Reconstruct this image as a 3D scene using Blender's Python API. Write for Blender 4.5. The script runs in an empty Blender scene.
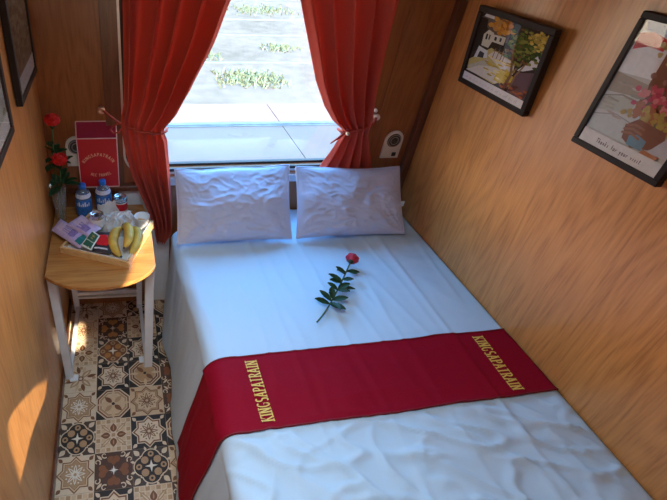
import bpy, math, random
from mathutils import Vector, Matrix, noise

# ------------------------------------------------------------------ camera, sky, sun, exposure
S = bpy.context.scene
COL = S.collection
cam_d = bpy.data.cameras.new('camera'); cam = bpy.data.objects.new('camera', cam_d); COL.objects.link(cam)
rx = Vector((0.98829, -0.14485, 0.04790)).normalized()
bk = Vector((-0.14521, -0.79674, 0.58662)).normalized()
up = bk.cross(rx).normalized(); rx = up.cross(bk)
cam.matrix_world = Matrix(((rx.x, up.x, bk.x, 0.3754), (rx.y, up.y, bk.y, -2.2106), (rx.z, up.z, bk.z, 2.1738), (0, 0, 0, 1)))
cam_d.sensor_width = 36; cam_d.lens = 36 * 468.8 / 667
cam_d.shift_x = (333.5 - 195.1) / 667; cam_d.shift_y = (229.9 - 250) / 667
cam_d.clip_start = .02
S.camera = cam
S.view_settings.view_transform = 'Standard'; S.view_settings.look = 'None'
S.view_settings.gamma = 1; S.view_settings.use_curve_mapping = False
S.view_settings.exposure = 0.0
S.cycles.max_bounces = 10; S.cycles.diffuse_bounces = 6; S.cycles.transparent_max_bounces = 12
S.cycles.sample_clamp_indirect = 6

W = bpy.data.worlds.new('sky'); S.world = W; W.use_nodes = True
wn = W.node_tree.nodes; wl = W.node_tree.links
bg = wn['Background']; bg.inputs[1].default_value = 16.0
tc = wn.new('ShaderNodeTexCoord'); sx = wn.new('ShaderNodeSeparateXYZ'); cr = wn.new('ShaderNodeValToRGB')
wl.new(tc.outputs['Generated'], sx.inputs[0]); wl.new(sx.outputs['Z'], cr.inputs[0]); wl.new(cr.outputs[0], bg.inputs[0])
el = cr.color_ramp.elements
el[0].position = .0; el[0].color = (.92, .78, .58, 1)
el[1].position = .80; el[1].color = (.13, .44, .92, 1)
for p_, c_ in ((.26, (.40, .46, .50, 1)), (.44, (.16, .46, .90, 1))):
    k_ = el.new(p_); k_.color = c_

SUN = Vector((-.35, 1, -.64)).normalized()
sd = bpy.data.lights.new('sun', 'SUN'); sd.energy = 18; sd.color = (1, .88, .68); sd.angle = .012
so = bpy.data.objects.new('sun', sd); COL.objects.link(so)
so.rotation_euler = (-SUN).to_track_quat('Z', 'Y').to_euler(); so.location = (3, -6, 6)
pd = bpy.data.lights.new('window_portal', 'AREA'); pd.shape = 'RECTANGLE'; pd.size = 1.30; pd.size_y = 1.06
po = bpy.data.objects.new('window_portal', pd); COL.objects.link(po); po.location = (1.03, .10, 1.46)
po.rotation_euler = (math.radians(-90), 0, 0); pd.cycles.is_portal = True
FILL_W = 8

# ------------------------------------------------------------------ materials
MATS = {}
def principled(name, col, rough=.6, metal=0, coat=0, var=.0, vscale=30, bump=0, spec=.5, trans=0):
    if name in MATS: return MATS[name]
    m = bpy.data.materials.new(name); m.use_nodes = True; n = m.node_tree.nodes; l = m.node_tree.links
    b = n['Principled BSDF']; b.inputs['Base Color'].default_value = (*col, 1); b.inputs['Roughness'].default_value = rough
    b.inputs['Metallic'].default_value = metal; b.inputs['Coat Weight'].default_value = coat; b.inputs['Specular IOR Level'].default_value = spec
    b.inputs['Coat Roughness'].default_value = .1
    if var or bump:
        t = n.new('ShaderNodeTexCoord'); z = n.new('ShaderNodeTexNoise'); z.inputs['Scale'].default_value = vscale; z.inputs['Detail'].default_value = 4
        l.new(t.outputs['Object'], z.inputs['Vector'])
        if var:
            r = n.new('ShaderNodeValToRGB')
            r.color_ramp.elements[0].position = .3; r.color_ramp.elements[1].position = .7
            r.color_ramp.elements[0].color = (*[c * (1 - var) for c in col], 1); r.color_ramp.elements[1].color = (*[min(1, c * (1 + var)) for c in col], 1)
            l.new(z.outputs['Fac'], r.inputs[0]); l.new(r.outputs[0], b.inputs['Base Color'])
        if bump:
            bp = n.new('ShaderNodeBump'); bp.inputs['Strength'].default_value = bump; bp.inputs['Distance'].default_value = .002
            l.new(z.outputs['Fac'], bp.inputs['Height']); l.new(bp.outputs[0], b.inputs['Normal'])
    if trans:
        tr = n.new('ShaderNodeBsdfTranslucent'); tr.inputs[0].default_value = (*col, 1)
        mx = n.new('ShaderNodeMixShader'); mx.inputs[0].default_value = trans
        o = n['Material Output']; l.new(b.outputs[0], mx.inputs[1]); l.new(tr.outputs[0], mx.inputs[2]); l.new(mx.outputs[0], o.inputs[0])
    MATS[name] = m; return m

def glassy(name, tint, refl=.06, rough=.02, opac=0, opcol=(1, 1, 1)):
    if name in MATS: return MATS[name]
    m = bpy.data.materials.new(name); m.use_nodes = True; n = m.node_tree.nodes; l = m.node_tree.links
    n.remove(n['Principled BSDF']); o = n['Material Output']
    t = n.new('ShaderNodeBsdfTransparent'); t.inputs[0].default_value = (*tint, 1)
    g = n.new('ShaderNodeBsdfGlossy'); g.inputs['Roughness'].default_value = rough
    f = n.new('ShaderNodeLayerWeight'); f.inputs['Blend'].default_value = .5
    p5 = n.new('ShaderNodeMath'); p5.operation = 'POWER'; p5.inputs[1].default_value = 5; l.new(f.outputs['Facing'], p5.inputs[0])
    a = n.new('ShaderNodeMath'); a.operation = 'MULTIPLY_ADD'; a.inputs[1].default_value = .6; a.inputs[2].default_value = refl
    l.new(p5.outputs[0], a.inputs[0]); a.use_clamp = True
    x = n.new('ShaderNodeMixShader'); l.new(a.outputs[0], x.inputs[0]); l.new(t.outputs[0], x.inputs[1]); l.new(g.outputs[0], x.inputs[2])
    out = x
    if opac:
        d = n.new('ShaderNodeBsdfDiffuse'); d.inputs[0].default_value = (*opcol, 1)
        y = n.new('ShaderNodeMixShader'); y.inputs[0].default_value = opac
        l.new(x.outputs[0], y.inputs[1]); l.new(d.outputs[0], y.inputs[2]); out = y
    l.new(out.outputs[0], o.inputs[0]); MATS[name] = m; return m

def wood(name, light, mid, dark, axis='Z', rough=.32, sc=1.0, coat=.25, spec=.5):
    if name in MATS: return MATS[name]
    m = bpy.data.materials.new(name); m.use_nodes = True; n = m.node_tree.nodes; l = m.node_tree.links
    b = n['Principled BSDF']; b.inputs['Roughness'].default_value = rough; b.inputs['Coat Weight'].default_value = coat; b.inputs['Coat Roughness'].default_value = .25; b.inputs['Specular IOR Level'].default_value = spec
    t = n.new('ShaderNodeTexCoord')
    def mp(a, al):
        k = n.new('ShaderNodeMapping'); s = {'X': (al, a, a), 'Y': (a, al, a), 'Z': (a, a, al)}[axis]
        k.inputs['Scale'].default_value = s; l.new(t.outputs['Object'], k.inputs[0]); return k
    a = n.new('ShaderNodeTexNoise'); a.inputs['Scale'].default_value = 1; a.inputs['Detail'].default_value = 2; l.new(mp(5 * sc, .95 * sc).outputs[0], a.inputs['Vector'])
    q = n.new('ShaderNodeMath'); q.operation = 'MULTIPLY'; q.inputs[1].default_value = 75; l.new(a.outputs['Fac'], q.inputs[0])
    s = n.new('ShaderNodeMath'); s.operation = 'SINE'; l.new(q.outputs[0], s.inputs[0])
    f = n.new('ShaderNodeTexNoise'); f.inputs['Scale'].default_value = 1; f.inputs['Detail'].default_value = 5; f.inputs['Roughness'].default_value = .65; l.new(mp(110 * sc, 6 * sc).outputs[0], f.inputs['Vector'])
    g = n.new('ShaderNodeTexNoise'); g.inputs['Scale'].default_value = 1; g.inputs['Detail'].default_value = 3; l.new(mp(10 * sc, 1.6 * sc).outputs[0], g.inputs['Vector'])
    def ma(op, x, y):
        k = n.new('ShaderNodeMath'); k.operation = op
        for i, v in enumerate((x, y)):
            if isinstance(v, (int, float)): k.inputs[i].default_value = v
            else: l.new(v, k.inputs[i])
        return k.outputs[0]
    v = ma('ADD', ma('MULTIPLY', s.outputs[0], .065), ma('MULTIPLY', f.outputs['Fac'], .72))
    v = ma('ADD', v, ma('MULTIPLY', g.outputs['Fac'], .28))
    r = n.new('ShaderNodeValToRGB'); e = r.color_ramp.elements
    e[0].position = .30; e[0].color = (*dark, 1); e[1].position = .70; e[1].color = (*light, 1); k = e.new(.48); k.color = (*mid, 1)
    l.new(v, r.inputs[0]); l.new(r.outputs[0], b.inputs['Base Color'])
    bp = n.new('ShaderNodeBump'); bp.inputs['Strength'].default_value = .12; bp.inputs['Distance'].default_value = .002
    l.new(v, bp.inputs['Height']); l.new(bp.outputs[0], b.inputs['Normal'])
    MATS[name] = m; return m

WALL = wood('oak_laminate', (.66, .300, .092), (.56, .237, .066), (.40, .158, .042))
WALLB = wood('oak_laminate_shaded', (.34, .118, .036), (.275, .090, .025), (.20, .060, .016))  # same oak, the back wall's shade put into a darker tone
TRIM = wood('dark_trim_wood', (.17, .060, .026), (.13, .042, .018), (.07, .022, .010))
TABLE = wood('honey_table_wood', (.50, .235, .070), (.42, .180, .050), (.27, .100, .027), axis='X', rough=.25)
TRAY = wood('pine_tray_wood', (.70, .46, .21), (.62, .38, .16), (.45, .25, .09), axis='X', sc=2, rough=.4)
FRAME = wood('dark_frame_wood', (.026, .015, .012), (.020, .012, .010), (.012, .007, .006), axis='Y', rough=.45, coat=0, spec=.22)
FRAME_V = wood('dark_frame_wood_upright', (.026, .015, .012), (.020, .012, .010), (.012, .007, .006), axis='Z', rough=.45, coat=0, spec=.22)
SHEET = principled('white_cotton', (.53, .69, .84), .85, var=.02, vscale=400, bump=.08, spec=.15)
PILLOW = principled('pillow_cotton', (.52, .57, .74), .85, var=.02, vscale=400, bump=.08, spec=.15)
RUNNER = principled('crimson_cloth', (.27, .004, .018), .7, var=.10, vscale=250, bump=.12, spec=.08)
GOLD = principled('gold_thread', (.80, .50, .10), .45, var=.2, vscale=500, bump=.3)
CURT = principled('rust_red_curtain', (.60, .115, .080), .85, var=.06, vscale=300, bump=.1, trans=.27, spec=.1)
TIE = principled('rust_red_cord', (.36, .045, .022), .8, var=.1, vscale=200)
WPAINT = principled('white_painted_metal', (.78, .79, .80), .4, var=.03, vscale=20)
PLASTIC = principled('ivory_plastic', (.68, .66, .60), .4, var=.02)
BLACK = principled('black_plastic', (.012, .012, .013), .4, var=.1)
RUBBER = principled('black_rubber', (.015, .015, .016), .6, var=.1)
ALU = principled('brushed_aluminium', (.62, .64, .66), .38, .6, var=.05)
COPPER = principled('copper_knob', (.62, .36, .24), .3, .6, var=.05)
PORC = principled('cream_knob', (.80, .66, .56), .25, var=.03)
GLASS = glassy('window_glass', (.97, .98, .98))
PANE = glassy('picture_glass', (.98, .98, .98), refl=.018)
VGLASS = glassy('vase_glass', (.90, .92, .88), refl=.10, opac=.10, opcol=(.7, .72, .66))
LEAF = principled('rose_leaf', (.014, .042, .012), .5, var=.4, vscale=40, spec=.25)
STEM = principled('rose_stem', (.06, .10, .025), .5, var=.2)
def flat(col, rough=.55):
    if rough > .6: col = tuple(min(.85, c * (.8 + .35 * max(col))) for c in col)
    return principled('paint_%02x%02x%02x_%d' % (*[int(c * 255) for c in col], int(rough * 100)), col, rough, var=.06, vscale=60, spec=.05 if rough > .6 else .5)

# ------------------------------------------------------------------ mesh helpers
class MB:
    def __init__(s): s.v = []; s.f = []; s.m = []; s.mats = []
    def mi(s, mat):
        if mat not in s.mats: s.mats.append(mat)
        return s.mats.index(mat)
    def add(s, vs, fs, mat):
        o = len(s.v); s.v += [tuple(p) for p in vs]; k = s.mi(mat)
        for f in fs: s.f.append(tuple(i + o for i in f)); s.m.append(k)
    def box(s, a, b, mat, fn=None):
        vs = [(x, y, z) for x in (a[0], b[0]) for y in (a[1], b[1]) for z in (a[2], b[2])]
        if fn: vs = [fn(Vector(p)) for p in vs]
        s.add(vs, [(0, 1, 3, 2), (4, 6, 7, 5), (0, 4, 5, 1), (2, 3, 7, 6), (0, 2, 6, 4), (1, 5, 7, 3)], mat)
    def grid(s, fn, nu, nv, mat, wrap=False):
        vs = [fn(i / nu, j / nv) for j in range(nv + 1) for i in range(nu + (0 if wrap else 1))]
        w = nu if wrap else nu + 1
        s.add(vs, [(j * w + i, j * w + (i + 1) % w, (j + 1) * w + (i + 1) % w, (j + 1) * w + i) for j in range(nv) for i in range(nu)], mat)
    def tube(s, pts, rad, mat, n=10, cap=True, ell=1.0):
        pts = [Vector(p) for p in pts]; vs = []; N = len(pts)
        if not isinstance(rad, (list, tuple)): rad = [rad] * N
        t0 = (pts[1] - pts[0]).normalized(); ref = Vector((0, 0, 1)) if abs(t0.z) < .9 else Vector((1, 0, 0)); a = t0.cross(ref).normalized()
        for i, p in enumerate(pts):
            t = (pts[min(i + 1, N - 1)] - pts[max(i - 1, 0)]).normalized(); a = (a - t * a.dot(t)).normalized(); b = t.cross(a)
            for k in range(n):
                w = 2 * math.pi * k / n; vs.append(p + (a * math.cos(w) + b * math.sin(w) * ell) * rad[i])
        fs = [(i * n + k, i * n + (k + 1) % n, (i + 1) * n + (k + 1) % n, (i + 1) * n + k) for i in range(N - 1) for k in range(n)]
        if cap: fs += [tuple(range(n))[::-1], tuple((N - 1) * n + k for k in range(n))]
        s.add(vs, fs, mat)
    def lathe(s, prof, c, mat, n=32, mat_fn=None, fn=None):
        vs = []
        for r, z in prof:
            for k in range(n):
                w = 2 * math.pi * k / n; p = Vector((c[0] + r * math.cos(w), c[1] + r * math.sin(w), c[2] + z)); vs.append(fn(p) if fn else p)
        o = len(s.v); s.v += [tuple(p) for p in vs]
        for i in range(len(prof) - 1):
            k0 = s.mi(mat_fn(i) if mat_fn else mat)
            for k in range(n):
                s.f.append((o + i * n + k, o + i * n + (k + 1) % n, o + (i + 1) * n + (k + 1) % n, o + (i + 1) * n + k)); s.m.append(k0)
    def prism(s, poly, z0, z1, mat, fn=lambda p: p):
        n = len(poly); vs = [fn(Vector((x, y, z0))) for x, y in poly] + [fn(Vector((x, y, z1))) for x, y in poly]
        s.add(vs, [tuple(range(n))[::-1], tuple(range(n, 2 * n))] + [(i, (i + 1) % n, n + (i + 1) % n, n + i) for i in range(n)], mat)
    def build(s, name, parent=None, smooth=False, loc=None, bevel=0, solid=0, subd=0, kind=None, auto=False):
        me = bpy.data.meshes.new(name); o = bpy.data.objects.new(name, me); COL.objects.link(o)
        vs = s.v
        base = Vector((0, 0, 0))
        if parent is not None: base = WORLD[parent.name]
        if loc is not None: base = Vector(loc)
        vs = [tuple(Vector(p) - base) for p in vs]
        me.from_pydata(vs, [], s.f)
        for m in s.mats: me.materials.append(m)
        me.polygons.foreach_set('material_index', s.m)
        if smooth or auto: me.polygons.foreach_set('use_smooth', [True] * len(s.f))
        me.update()
        if auto:
            try: me.set_sharp_from_angle(angle=math.radians(40))
            except Exception: pass
        if parent is not None:
            o.parent = parent; o.location = base - WORLD[parent.name]
        else: o.location = base
        WORLD[o.name] = base
        if solid: k = o.modifiers.new('solid', 'SOLIDIFY'); k.thickness = solid; k.offset = 1
        if bevel: k = o.modifiers.new('bevel', 'BEVEL'); k.width = bevel; k.segments = 2; k.limit_method = 'ANGLE'
        if subd: k = o.modifiers.new('sub', 'SUBSURF'); k.levels = subd; k.render_levels = subd
        if kind: o['kind'] = kind
        return o
WORLD = {}
def tag(o, label, cat, group=None):
    o['label'] = label; o['category'] = cat
    if group: o['group'] = group
    return o
def thing(name, loc, label, cat, group=None):
    o = bpy.data.objects.new(name, None); COL.objects.link(o); o.location = loc; o.empty_display_size = .05
    WORLD[o.name] = Vector(loc); return tag(o, label, cat, group)
def dup(o, loc, label, group=None):
    def cp(a, par):
        c = a.copy(); COL.objects.link(c); c.parent = par
        for ch in list(a.children): cp(ch, c)
        return c
    r = cp(o, None); r.location = loc; r['label'] = label; WORLD[r.name] = Vector(loc)
    if group: r['group'] = group
    return r
def lerp(a, b, t): return a + (b - a) * t
def interp(tab, z):
    tab = sorted(tab)
    if z <= tab[0][0]: return tab[0][1]
    if z >= tab[-1][0]: return tab[-1][1]
    for i in range(len(tab) - 1):
        if tab[i][0] <= z <= tab[i + 1][0]:
            t = (z - tab[i][0]) / (tab[i + 1][0] - tab[i][0])
            p0 = tab[max(i - 1, 0)][1]; p1 = tab[i][1]; p2 = tab[i + 1][1]; p3 = tab[min(i + 2, len(tab) - 1)][1]
            lin = lerp(p1, p2, t); cat = .5 * (2 * p1 + (p2 - p0) * t + (2 * p0 - 5 * p1 + 4 * p2 - p3) * t * t + (3 * p1 - p0 - 3 * p2 + p3) * t ** 3)
            return .4 * lin + .6 * cat
def sstep(t): t = max(0, min(1, t)); return t * t * (3 - 2 * t)
def nz(x, y, z=0): return noise.noise(Vector((x, y, z)))
def circ(cx, cy, r, n=20, a0=0): return [(cx + r * math.cos(a0 + 2 * math.pi * k / n), cy + r * math.sin(a0 + 2 * math.pi * k / n)) for k in range(n)]
def starp(R, r, n=8, a0=0, cx=0, cy=0):
    return [(cx + (R if k % 2 == 0 else r) * math.cos(a0 + math.pi * k / n), cy + (R if k % 2 == 0 else r) * math.sin(a0 + math.pi * k / n)) for k in range(2 * n)]
def petal(a, r0, r1, w, cx=0, cy=0):
    out = []
    for k in range(13):
        t = k / 12; out.append((lerp(r0, r1, t), w * math.sin(math.pi * t ** .8)))
    out += [(x, -y) for x, y in reversed(out[1:-1])]
    return [(cx + x * math.cos(a) - y * math.sin(a), cy + x * math.sin(a) + y * math.cos(a)) for x, y in out]
def blob(cx, cy, rx_, ry_, n, rnd): return [(cx + rx_ * rnd.uniform(.65, 1.15) * math.cos(2 * math.pi * k / n), cy + ry_ * rnd.uniform(.65, 1.15) * math.sin(2 * math.pi * k / n)) for k in range(n)]
def ribbon(pts, w):
    L = []; R = []
    for i, p in enumerate(pts):
        a = pts[max(i - 1, 0)]; b = pts[min(i + 1, len(pts) - 1)]; dx, dy = b[0] - a[0], b[1] - a[1]; d = math.hypot(dx, dy) or 1
        ww = w[i] if isinstance(w, (list, tuple)) else w
        L.append((p[0] - dy / d * ww / 2, p[1] + dx / d * ww / 2)); R.append((p[0] + dy / d * ww / 2, p[1] - dx / d * ww / 2))
    return L, R
class Paint:
    """flat artwork made of stacked polygons; fn maps (u, v, height) to the place"""
    def __init__(s, fn, step=.00012): s.b = MB(); s.fn = fn; s.k = 0; s.step = step; s.rough = .55
    def poly(s, pts, col, rough=None, h=None):
        rough = rough or s.rough
        mat = col if not isinstance(col, tuple) else flat(col, rough)
        s.k += 1; z = s.k * s.step if h is None else h * s.step
        s.b.add([s.fn(u, v, z) for u, v in pts], [tuple(range(len(pts)))], mat)
    def line(s, pts, w, col, rough=None, h=None):
        rough = rough or s.rough
        L, R = ribbon(pts, w); mat = col if not isinstance(col, tuple) else flat(col, rough)
        s.k += 1; z = s.k * s.step if h is None else h * s.step; n = len(pts)
        s.b.add([s.fn(u, v, z) for u, v in L + R], [(n + i, n + i + 1, i + 1, i) for i in range(n - 1)], mat)

# stroke letters, unit height, with serifs for the embroidery
def arc(cx, cy, rx_, ry_, a, b, n=9): return [(cx + rx_ * math.cos(math.radians(lerp(a, b, k / n))), cy + ry_ * math.sin(math.radians(lerp(a, b, k / n)))) for k in range(n + 1)]
GL = {
 'K': (.72, [[(.15, 0), (.15, 1)], [(.65, 1), (.18, .42)], [(.30, .56), (.68, 0)]]),
 'I': (.34, [[(.17, 0), (.17, 1)]]),
 'N': (.76, [[(.14, 0), (.14, 1)], [(.14, 1), (.62, 0)], [(.62, 0), (.62, 1)]]),
 'G': (.74, [arc(.39, .5, .28, .46, 50, 320, 14) , [(.60, .12), (.62, .45), (.42, .45)]]),
 'S': (.60, [arc(.30, .73, .20, .24, 40, 270, 9) + arc(.30, .26, .21, .24, 90, -140, 9)]),
 'A': (.74, [[(.08, 0), (.37, 1)], [(.37, 1), (.66, 0)], [(.20, .34), (.55, .34)]]),
 'P': (.62, [[(.15, 0), (.15, 1)], [(.15, .96)] + arc(.30, .73, .24, .23, 90, -90, 8) + [(.15, .5)]]),
 'T': (.66, [[(.33, 0), (.33, 1)], [(.04, .95), (.62, .95)]]),
 'R': (.70, [[(.15, 0), (.15, 1)], [(.15, .96)] + arc(.30, .73, .24, .23, 90, -90, 8) + [(.15, .5)], [(.34, .5), (.66, 0)]]),
 'H': (.76, [[(.15, 0), (.15, 1)], [(.61, 0), (.61, 1)], [(.15, .5), (.61, .5)]]),
 'L': (.56, [[(.15, 1), (.15, .05)], [(.15, .05), (.52, .05)]]),
 'C': (.68, [arc(.38, .5, .28, .46, 50, 310, 14)]),
 'V': (.70, [[(.06, 1), (.35, 0)], [(.35, 0), (.64, 1)]]),
 'E': (.60, [[(.15, 0), (.15, 1)], [(.15, .95), (.54, .95)], [(.15, .5), (.46, .5)], [(.15, .05), (.54, .05)]]),
 ' ': (.40, []),
}
def word_strokes(word, track=.08):
    x = 0; out = []
    for ch in word:
        w, st = GL[ch]; out.append((x, w, [[(x + px, py) for px, py in s] for s in st], ch)); x += w + track
    return out, x - track

# ------------------------------------------------------------------ the room
b = MB(); b.box((-.05, -2.45, -.06), (2.05, .06, -.0004), principled('floor_vinyl_base', (.30, .20, .12), .4, var=.1))
T = .173; X0, Y0 = .0076, -.655
CREAM = (.70, .54, .37); CRM2 = (.62, .43, .26); TAN = (.45, .27, .14); BRN = (.20, .075, .030); DRK = (.030, .020, .016); ORG = (.48, .20, .05); WHT = (.78, .70, .58); GRY = (.26, .25, .25)
TABLE_T = [['floral', 'starL', 'quat', 'oct'], ['starF', 'scrollO', 'petal', 'starD'], ['petal', 'quatB', 'starD', 'oct'], ['floral', 'starD', 'octB', 'scroll'],
           ['starL', 'oct', 'starB', 'scroll'], ['quat', 'petal', 'starD', 'octB'], ['starL', 'scroll', 'quat', 'starB'], ['petal', 'starD', 'petal', 'scroll']]
def tile(P, kind):
    H = .496
    sq = [(-H, -H), (H, -H), (H, H), (-H, H)]
    def star(bgc, o, m, i, pc):
        P.poly(sq, bgc, h=1); 
        for a, cr_ in ((45, .10), (135, .10), (225, .10), (315, .10)):
            c = math.radians(a); P.poly(petal(c, .50, .66, .05), o, h=2)
        P.poly(starp(.495, .375, 8), o, h=3); P.poly(starp(.455, .345, 8), m, h=4); P.poly(starp(.40, .305, 8), o, h=5); P.poly(starp(.385, .293, 8), i, h=6)
        for k in range(8):
            a = k * math.pi / 4; P.poly(petal(a, .03, .27, .042), pc, h=7); P.poly(petal(a, .08, .22, .016), i, h=8)
        for k in range(8): P.poly(circ(.24 * math.cos(math.pi / 8 + k * math.pi / 4), .24 * math.sin(math.pi / 8 + k * math.pi / 4), .022, 8), pc, h=8)
    if kind == 'starL': star(CREAM, BRN, CRM2, TAN, WHT)
    elif kind == 'starB': star(CRM2, BRN, TAN, CRM2, BRN)
    elif kind == 'starF': star(CREAM, TAN, CREAM, CRM2, BRN)
    elif kind == 'starD': star(DRK, CREAM, BRN, CREAM, BRN)
    elif kind in ('quat', 'quatB'):
        f = DRK if kind == 'quat' else BRN
        P.poly(sq, (.07, .045, .032), h=1)
        for sx_ in (-1, 1):
            for sy_ in (-1, 1):
                a = math.atan2(sy_, sx_)
                P.poly(petal(a, .44, .66, .07), CREAM, h=2)
                for d in (-.5, .5): P.poly(petal(a + d, .45, .58, .035), CREAM, h=2)
        for r, c, h in ((.275, CREAM, 3), (.245, f, 5)):
            for k in range(4):
                a = k * math.pi / 2; P.poly(circ(.205 * math.cos(a), .205 * math.sin(a), r, 24), c, h=h)
            P.poly([(-.3, -.3), (.3, -.3), (.3, .3), (-.3, .3)] if h == 3 else [(-.27, -.27), (.27, -.27), (.27, .27), (-.27, .27)], c, h=h + 1)
        for k in range(4):
            a = math.pi / 4 + k * math.pi / 2; cc = TAN if kind == 'quat' else ORG
            P.poly(circ(.24 * math.cos(a), .24 * math.sin(a), .105, 10, a), cc, h=7)
            a2 = k * math.pi / 2; P.poly(circ(.33 * math.cos(a2), .33 * math.sin(a2), .085, 9, a2), TAN, h=7)
            P.poly(circ(.33 * math.cos(a2), .33 * math.sin(a2), .035, 8, a2), f, h=8)
        P.poly(starp(.17, .05, 4), WHT, h=9)
    elif kind == 'petal':
        P.poly(sq, CREAM, h=1)
        for i in range(-3, 4):
            for j in range(-3, 4):
                if (abs(i) + abs(j)) >= 3:
                    c = .14; P.poly([(i * c - .055, j * c - .055), (i * c + .055, j * c - .055), (i * c + .055, j * c + .055), (i * c - .055, j * c + .055)], CRM2 if (i + j) % 2 else TAN, h=2)
        for k in range(4):
            a = k * math.pi / 2; P.poly(petal(a, .09, .36, .095), BRN, h=4); P.poly(petal(a + math.pi / 4, .10, .52, .05), TAN, h=3); P.poly(petal(a + math.pi / 4, .16, .44, .02), CREAM, h=4)
            P.poly(petal(a, .14, .30, .02), TAN, h=5)
        P.poly(circ(0, 0, .07, 4, .785), TAN, h=5)
    elif kind in ('oct', 'octB'):
        P.poly(sq, DRK, h=1); o8 = math.pi / 8
        i_ = TAN if kind == 'octB' else CRM2
        for r, c, h in ((.54, CREAM, 2), (.50, BRN, 3), (.45, CREAM, 4), (.425, BRN if kind == 'octB' else TAN, 5), (.36, CREAM, 6), (.34, i_, 7)): P.poly(circ(0, 0, r, 8, o8), c, h=h)
        for k in range(4):
            a = k * math.pi / 2 + math.pi / 4; P.poly(petal(a, .06, .36, .07), BRN if k % 2 else TAN, h=8); P.poly(petal(a - math.pi / 4, .20, .50, .05), CRM2, h=8)
        P.poly(circ(0, 0, .05, 10), DRK, h=9)
    elif kind in ('scroll', 'scrollO'):
        P.poly(sq, (.09, .04, .022), h=1)
        q = (.24, .085, .03) if kind == 'scroll' else ORG
        for k in range(4):
            a = k * math.pi / 2
            for s_ in (-1, 1):
                P.poly(circ(.30 * math.cos(a) - s_ * .075 * math.sin(a), .30 * math.sin(a) + s_ * .075 * math.cos(a), .095, 14), q, h=3)
            P.poly([(.13 * math.cos(a), .13 * math.sin(a)), (.30 * math.cos(a) + .165 * math.sin(a), .30 * math.sin(a) - .165 * math.cos(a)), (.30 * math.cos(a) - .165 * math.sin(a), .30 * math.sin(a) + .165 * math.cos(a))], q, h=4)
            c = a + math.pi / 4
            for s_ in (-1, 1):
                pts = []
                for t in range(15):
                    w = t / 14 * 5.2; r = .085 - .055 * t / 14
                    x, y = .50 - r * math.cos(w) - .02, s_ * (.13 - r * math.sin(w))
                    pts.append((x * math.cos(c) - y * math.sin(c), x * math.sin(c) + y * math.cos(c)))
                P.line(pts, [.034 - .012 * t / 14 for t in range(15)], CREAM, h=5)
            P.poly(petal(c, .44, .64, .035), CREAM, h=6)
        P.poly(starp(.13, .035, 4), WHT if kind == 'scroll' else CREAM, h=7); P.poly(starp(.10, .03, 4, math.pi / 4), GRY, h=6)
    else:
        P.poly(sq, CREAM, h=1); r = random.Random(5)
        for k in range(4):
            a = k * math.pi / 2
            P.poly(petal(a + .785, .05, .45, .09), TAN, h=2); P.poly(petal(a + .785, .12, .38, .03), CREAM, h=3)
            P.poly(petal(a + .25, .20, .50, .06), BRN, h=2); P.poly(petal(a - .3, .22, .48, .05), CRM2, h=3)
            P.poly(circ(.40 * math.cos(a), .40 * math.sin(a), .06, 8), TAN, h=4)
        P.poly(circ(0, 0, .09, 8), BRN, h=4); P.poly(circ(0, 0, .05, 8), CREAM, h=5)
P = Paint(None, .00004); P.b = b
for i in range(0, 12):
    for j in range(-4, 10):
        cx, cy = X0 + (i + .5) * T, Y0 - (j + .5) * T
        if cx - T / 2 > 2: continue
        def fn(u, v, z, cx=cx, cy=cy): return (min(max(cx + u * T, 0), 2.0), min(max(cy + v * T, -2.4), 0), z)
        P.fn = fn; P.k = 0
        tile(P, TABLE_T[(j + 4) % 8][(i + 2 * ((j + 4) // 8) + (i // 4)) % 4])
b.build('floor', kind='structure')

def wall_with_holes(name, outer, holes, depth, fn, mat):
    """flat wall in (u, v) with openings, thickness along w"""
    import bmesh
    bm = bmesh.new(); eds = []
    for loop in [outer] + holes:
        vs = [bm.verts.new((u, v, 0)) for u, v in loop]
        eds += [bm.edges.new((vs[i], vs[(i + 1) % len(vs)])) for i in range(len(vs))]
    bmesh.ops.triangle_fill(bm, edges=eds, use_beauty=True)
    r = bmesh.ops.extrude_face_region(bm, geom=list(bm.faces))
    for e in r['geom']:
        if isinstance(e, bmesh.types.BMVert): e.co.z += depth
    for v in bm.verts: v.co = fn(v.co)
    bmesh.ops.recalc_face_normals(bm, faces=bm.faces)
    me = bpy.data.meshes.new(name); bm.to_mesh(me); bm.free(); me.materials.append(mat)
    o = bpy.data.objects.new(name, me); COL.objects.link(o); o['kind'] = 'structure'; WORLD[name] = Vector((0, 0, 0)); return o
def rrect(x0, x1, z0, z1, r, n=8):
    out = []
    for cx, cz, a in ((x1 - r, z1 - r, 0), (x0 + r, z1 - r, 90), (x0 + r, z0 + r, 180), (x1 - r, z0 + r, 270)):
        out += [(cx + r * math.cos(math.radians(a + 90 * k / n)), cz + r * math.sin(math.radians(a + 90 * k / n))) for k in range(n + 1)]
    return out
CEIL = 2.33
WX0, WX1, WZ0, WZ1 = .402, 1.632, .958, 1.93
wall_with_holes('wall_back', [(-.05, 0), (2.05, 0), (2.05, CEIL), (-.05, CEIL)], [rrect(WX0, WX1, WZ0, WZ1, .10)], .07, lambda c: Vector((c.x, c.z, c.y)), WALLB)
b = MB(); b.box((-.05, -2.45, -.02), (0, 0, CEIL), WALL); b.build('wall_left', kind='structure')
b = MB(); b.box((2.0, -2.45, -.02), (2.05, 0, CEIL), WALL); b.build('wall_right', kind='structure')
b = MB(); b.box((-5, -2.5, CEIL), (11, .12, CEIL + .03), principled('ceiling_panel', (.62, .58, .52), .6, var=.03)); b.build('ceiling', kind='structure')
def tr(y, z): return ((y + 2.4) * .35, z + (y + 2.4) * .64)
def tr2(x, y, z=0): return (x + (y + 2.4) * .35, z + (y + 2.4) * .64)
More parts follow.
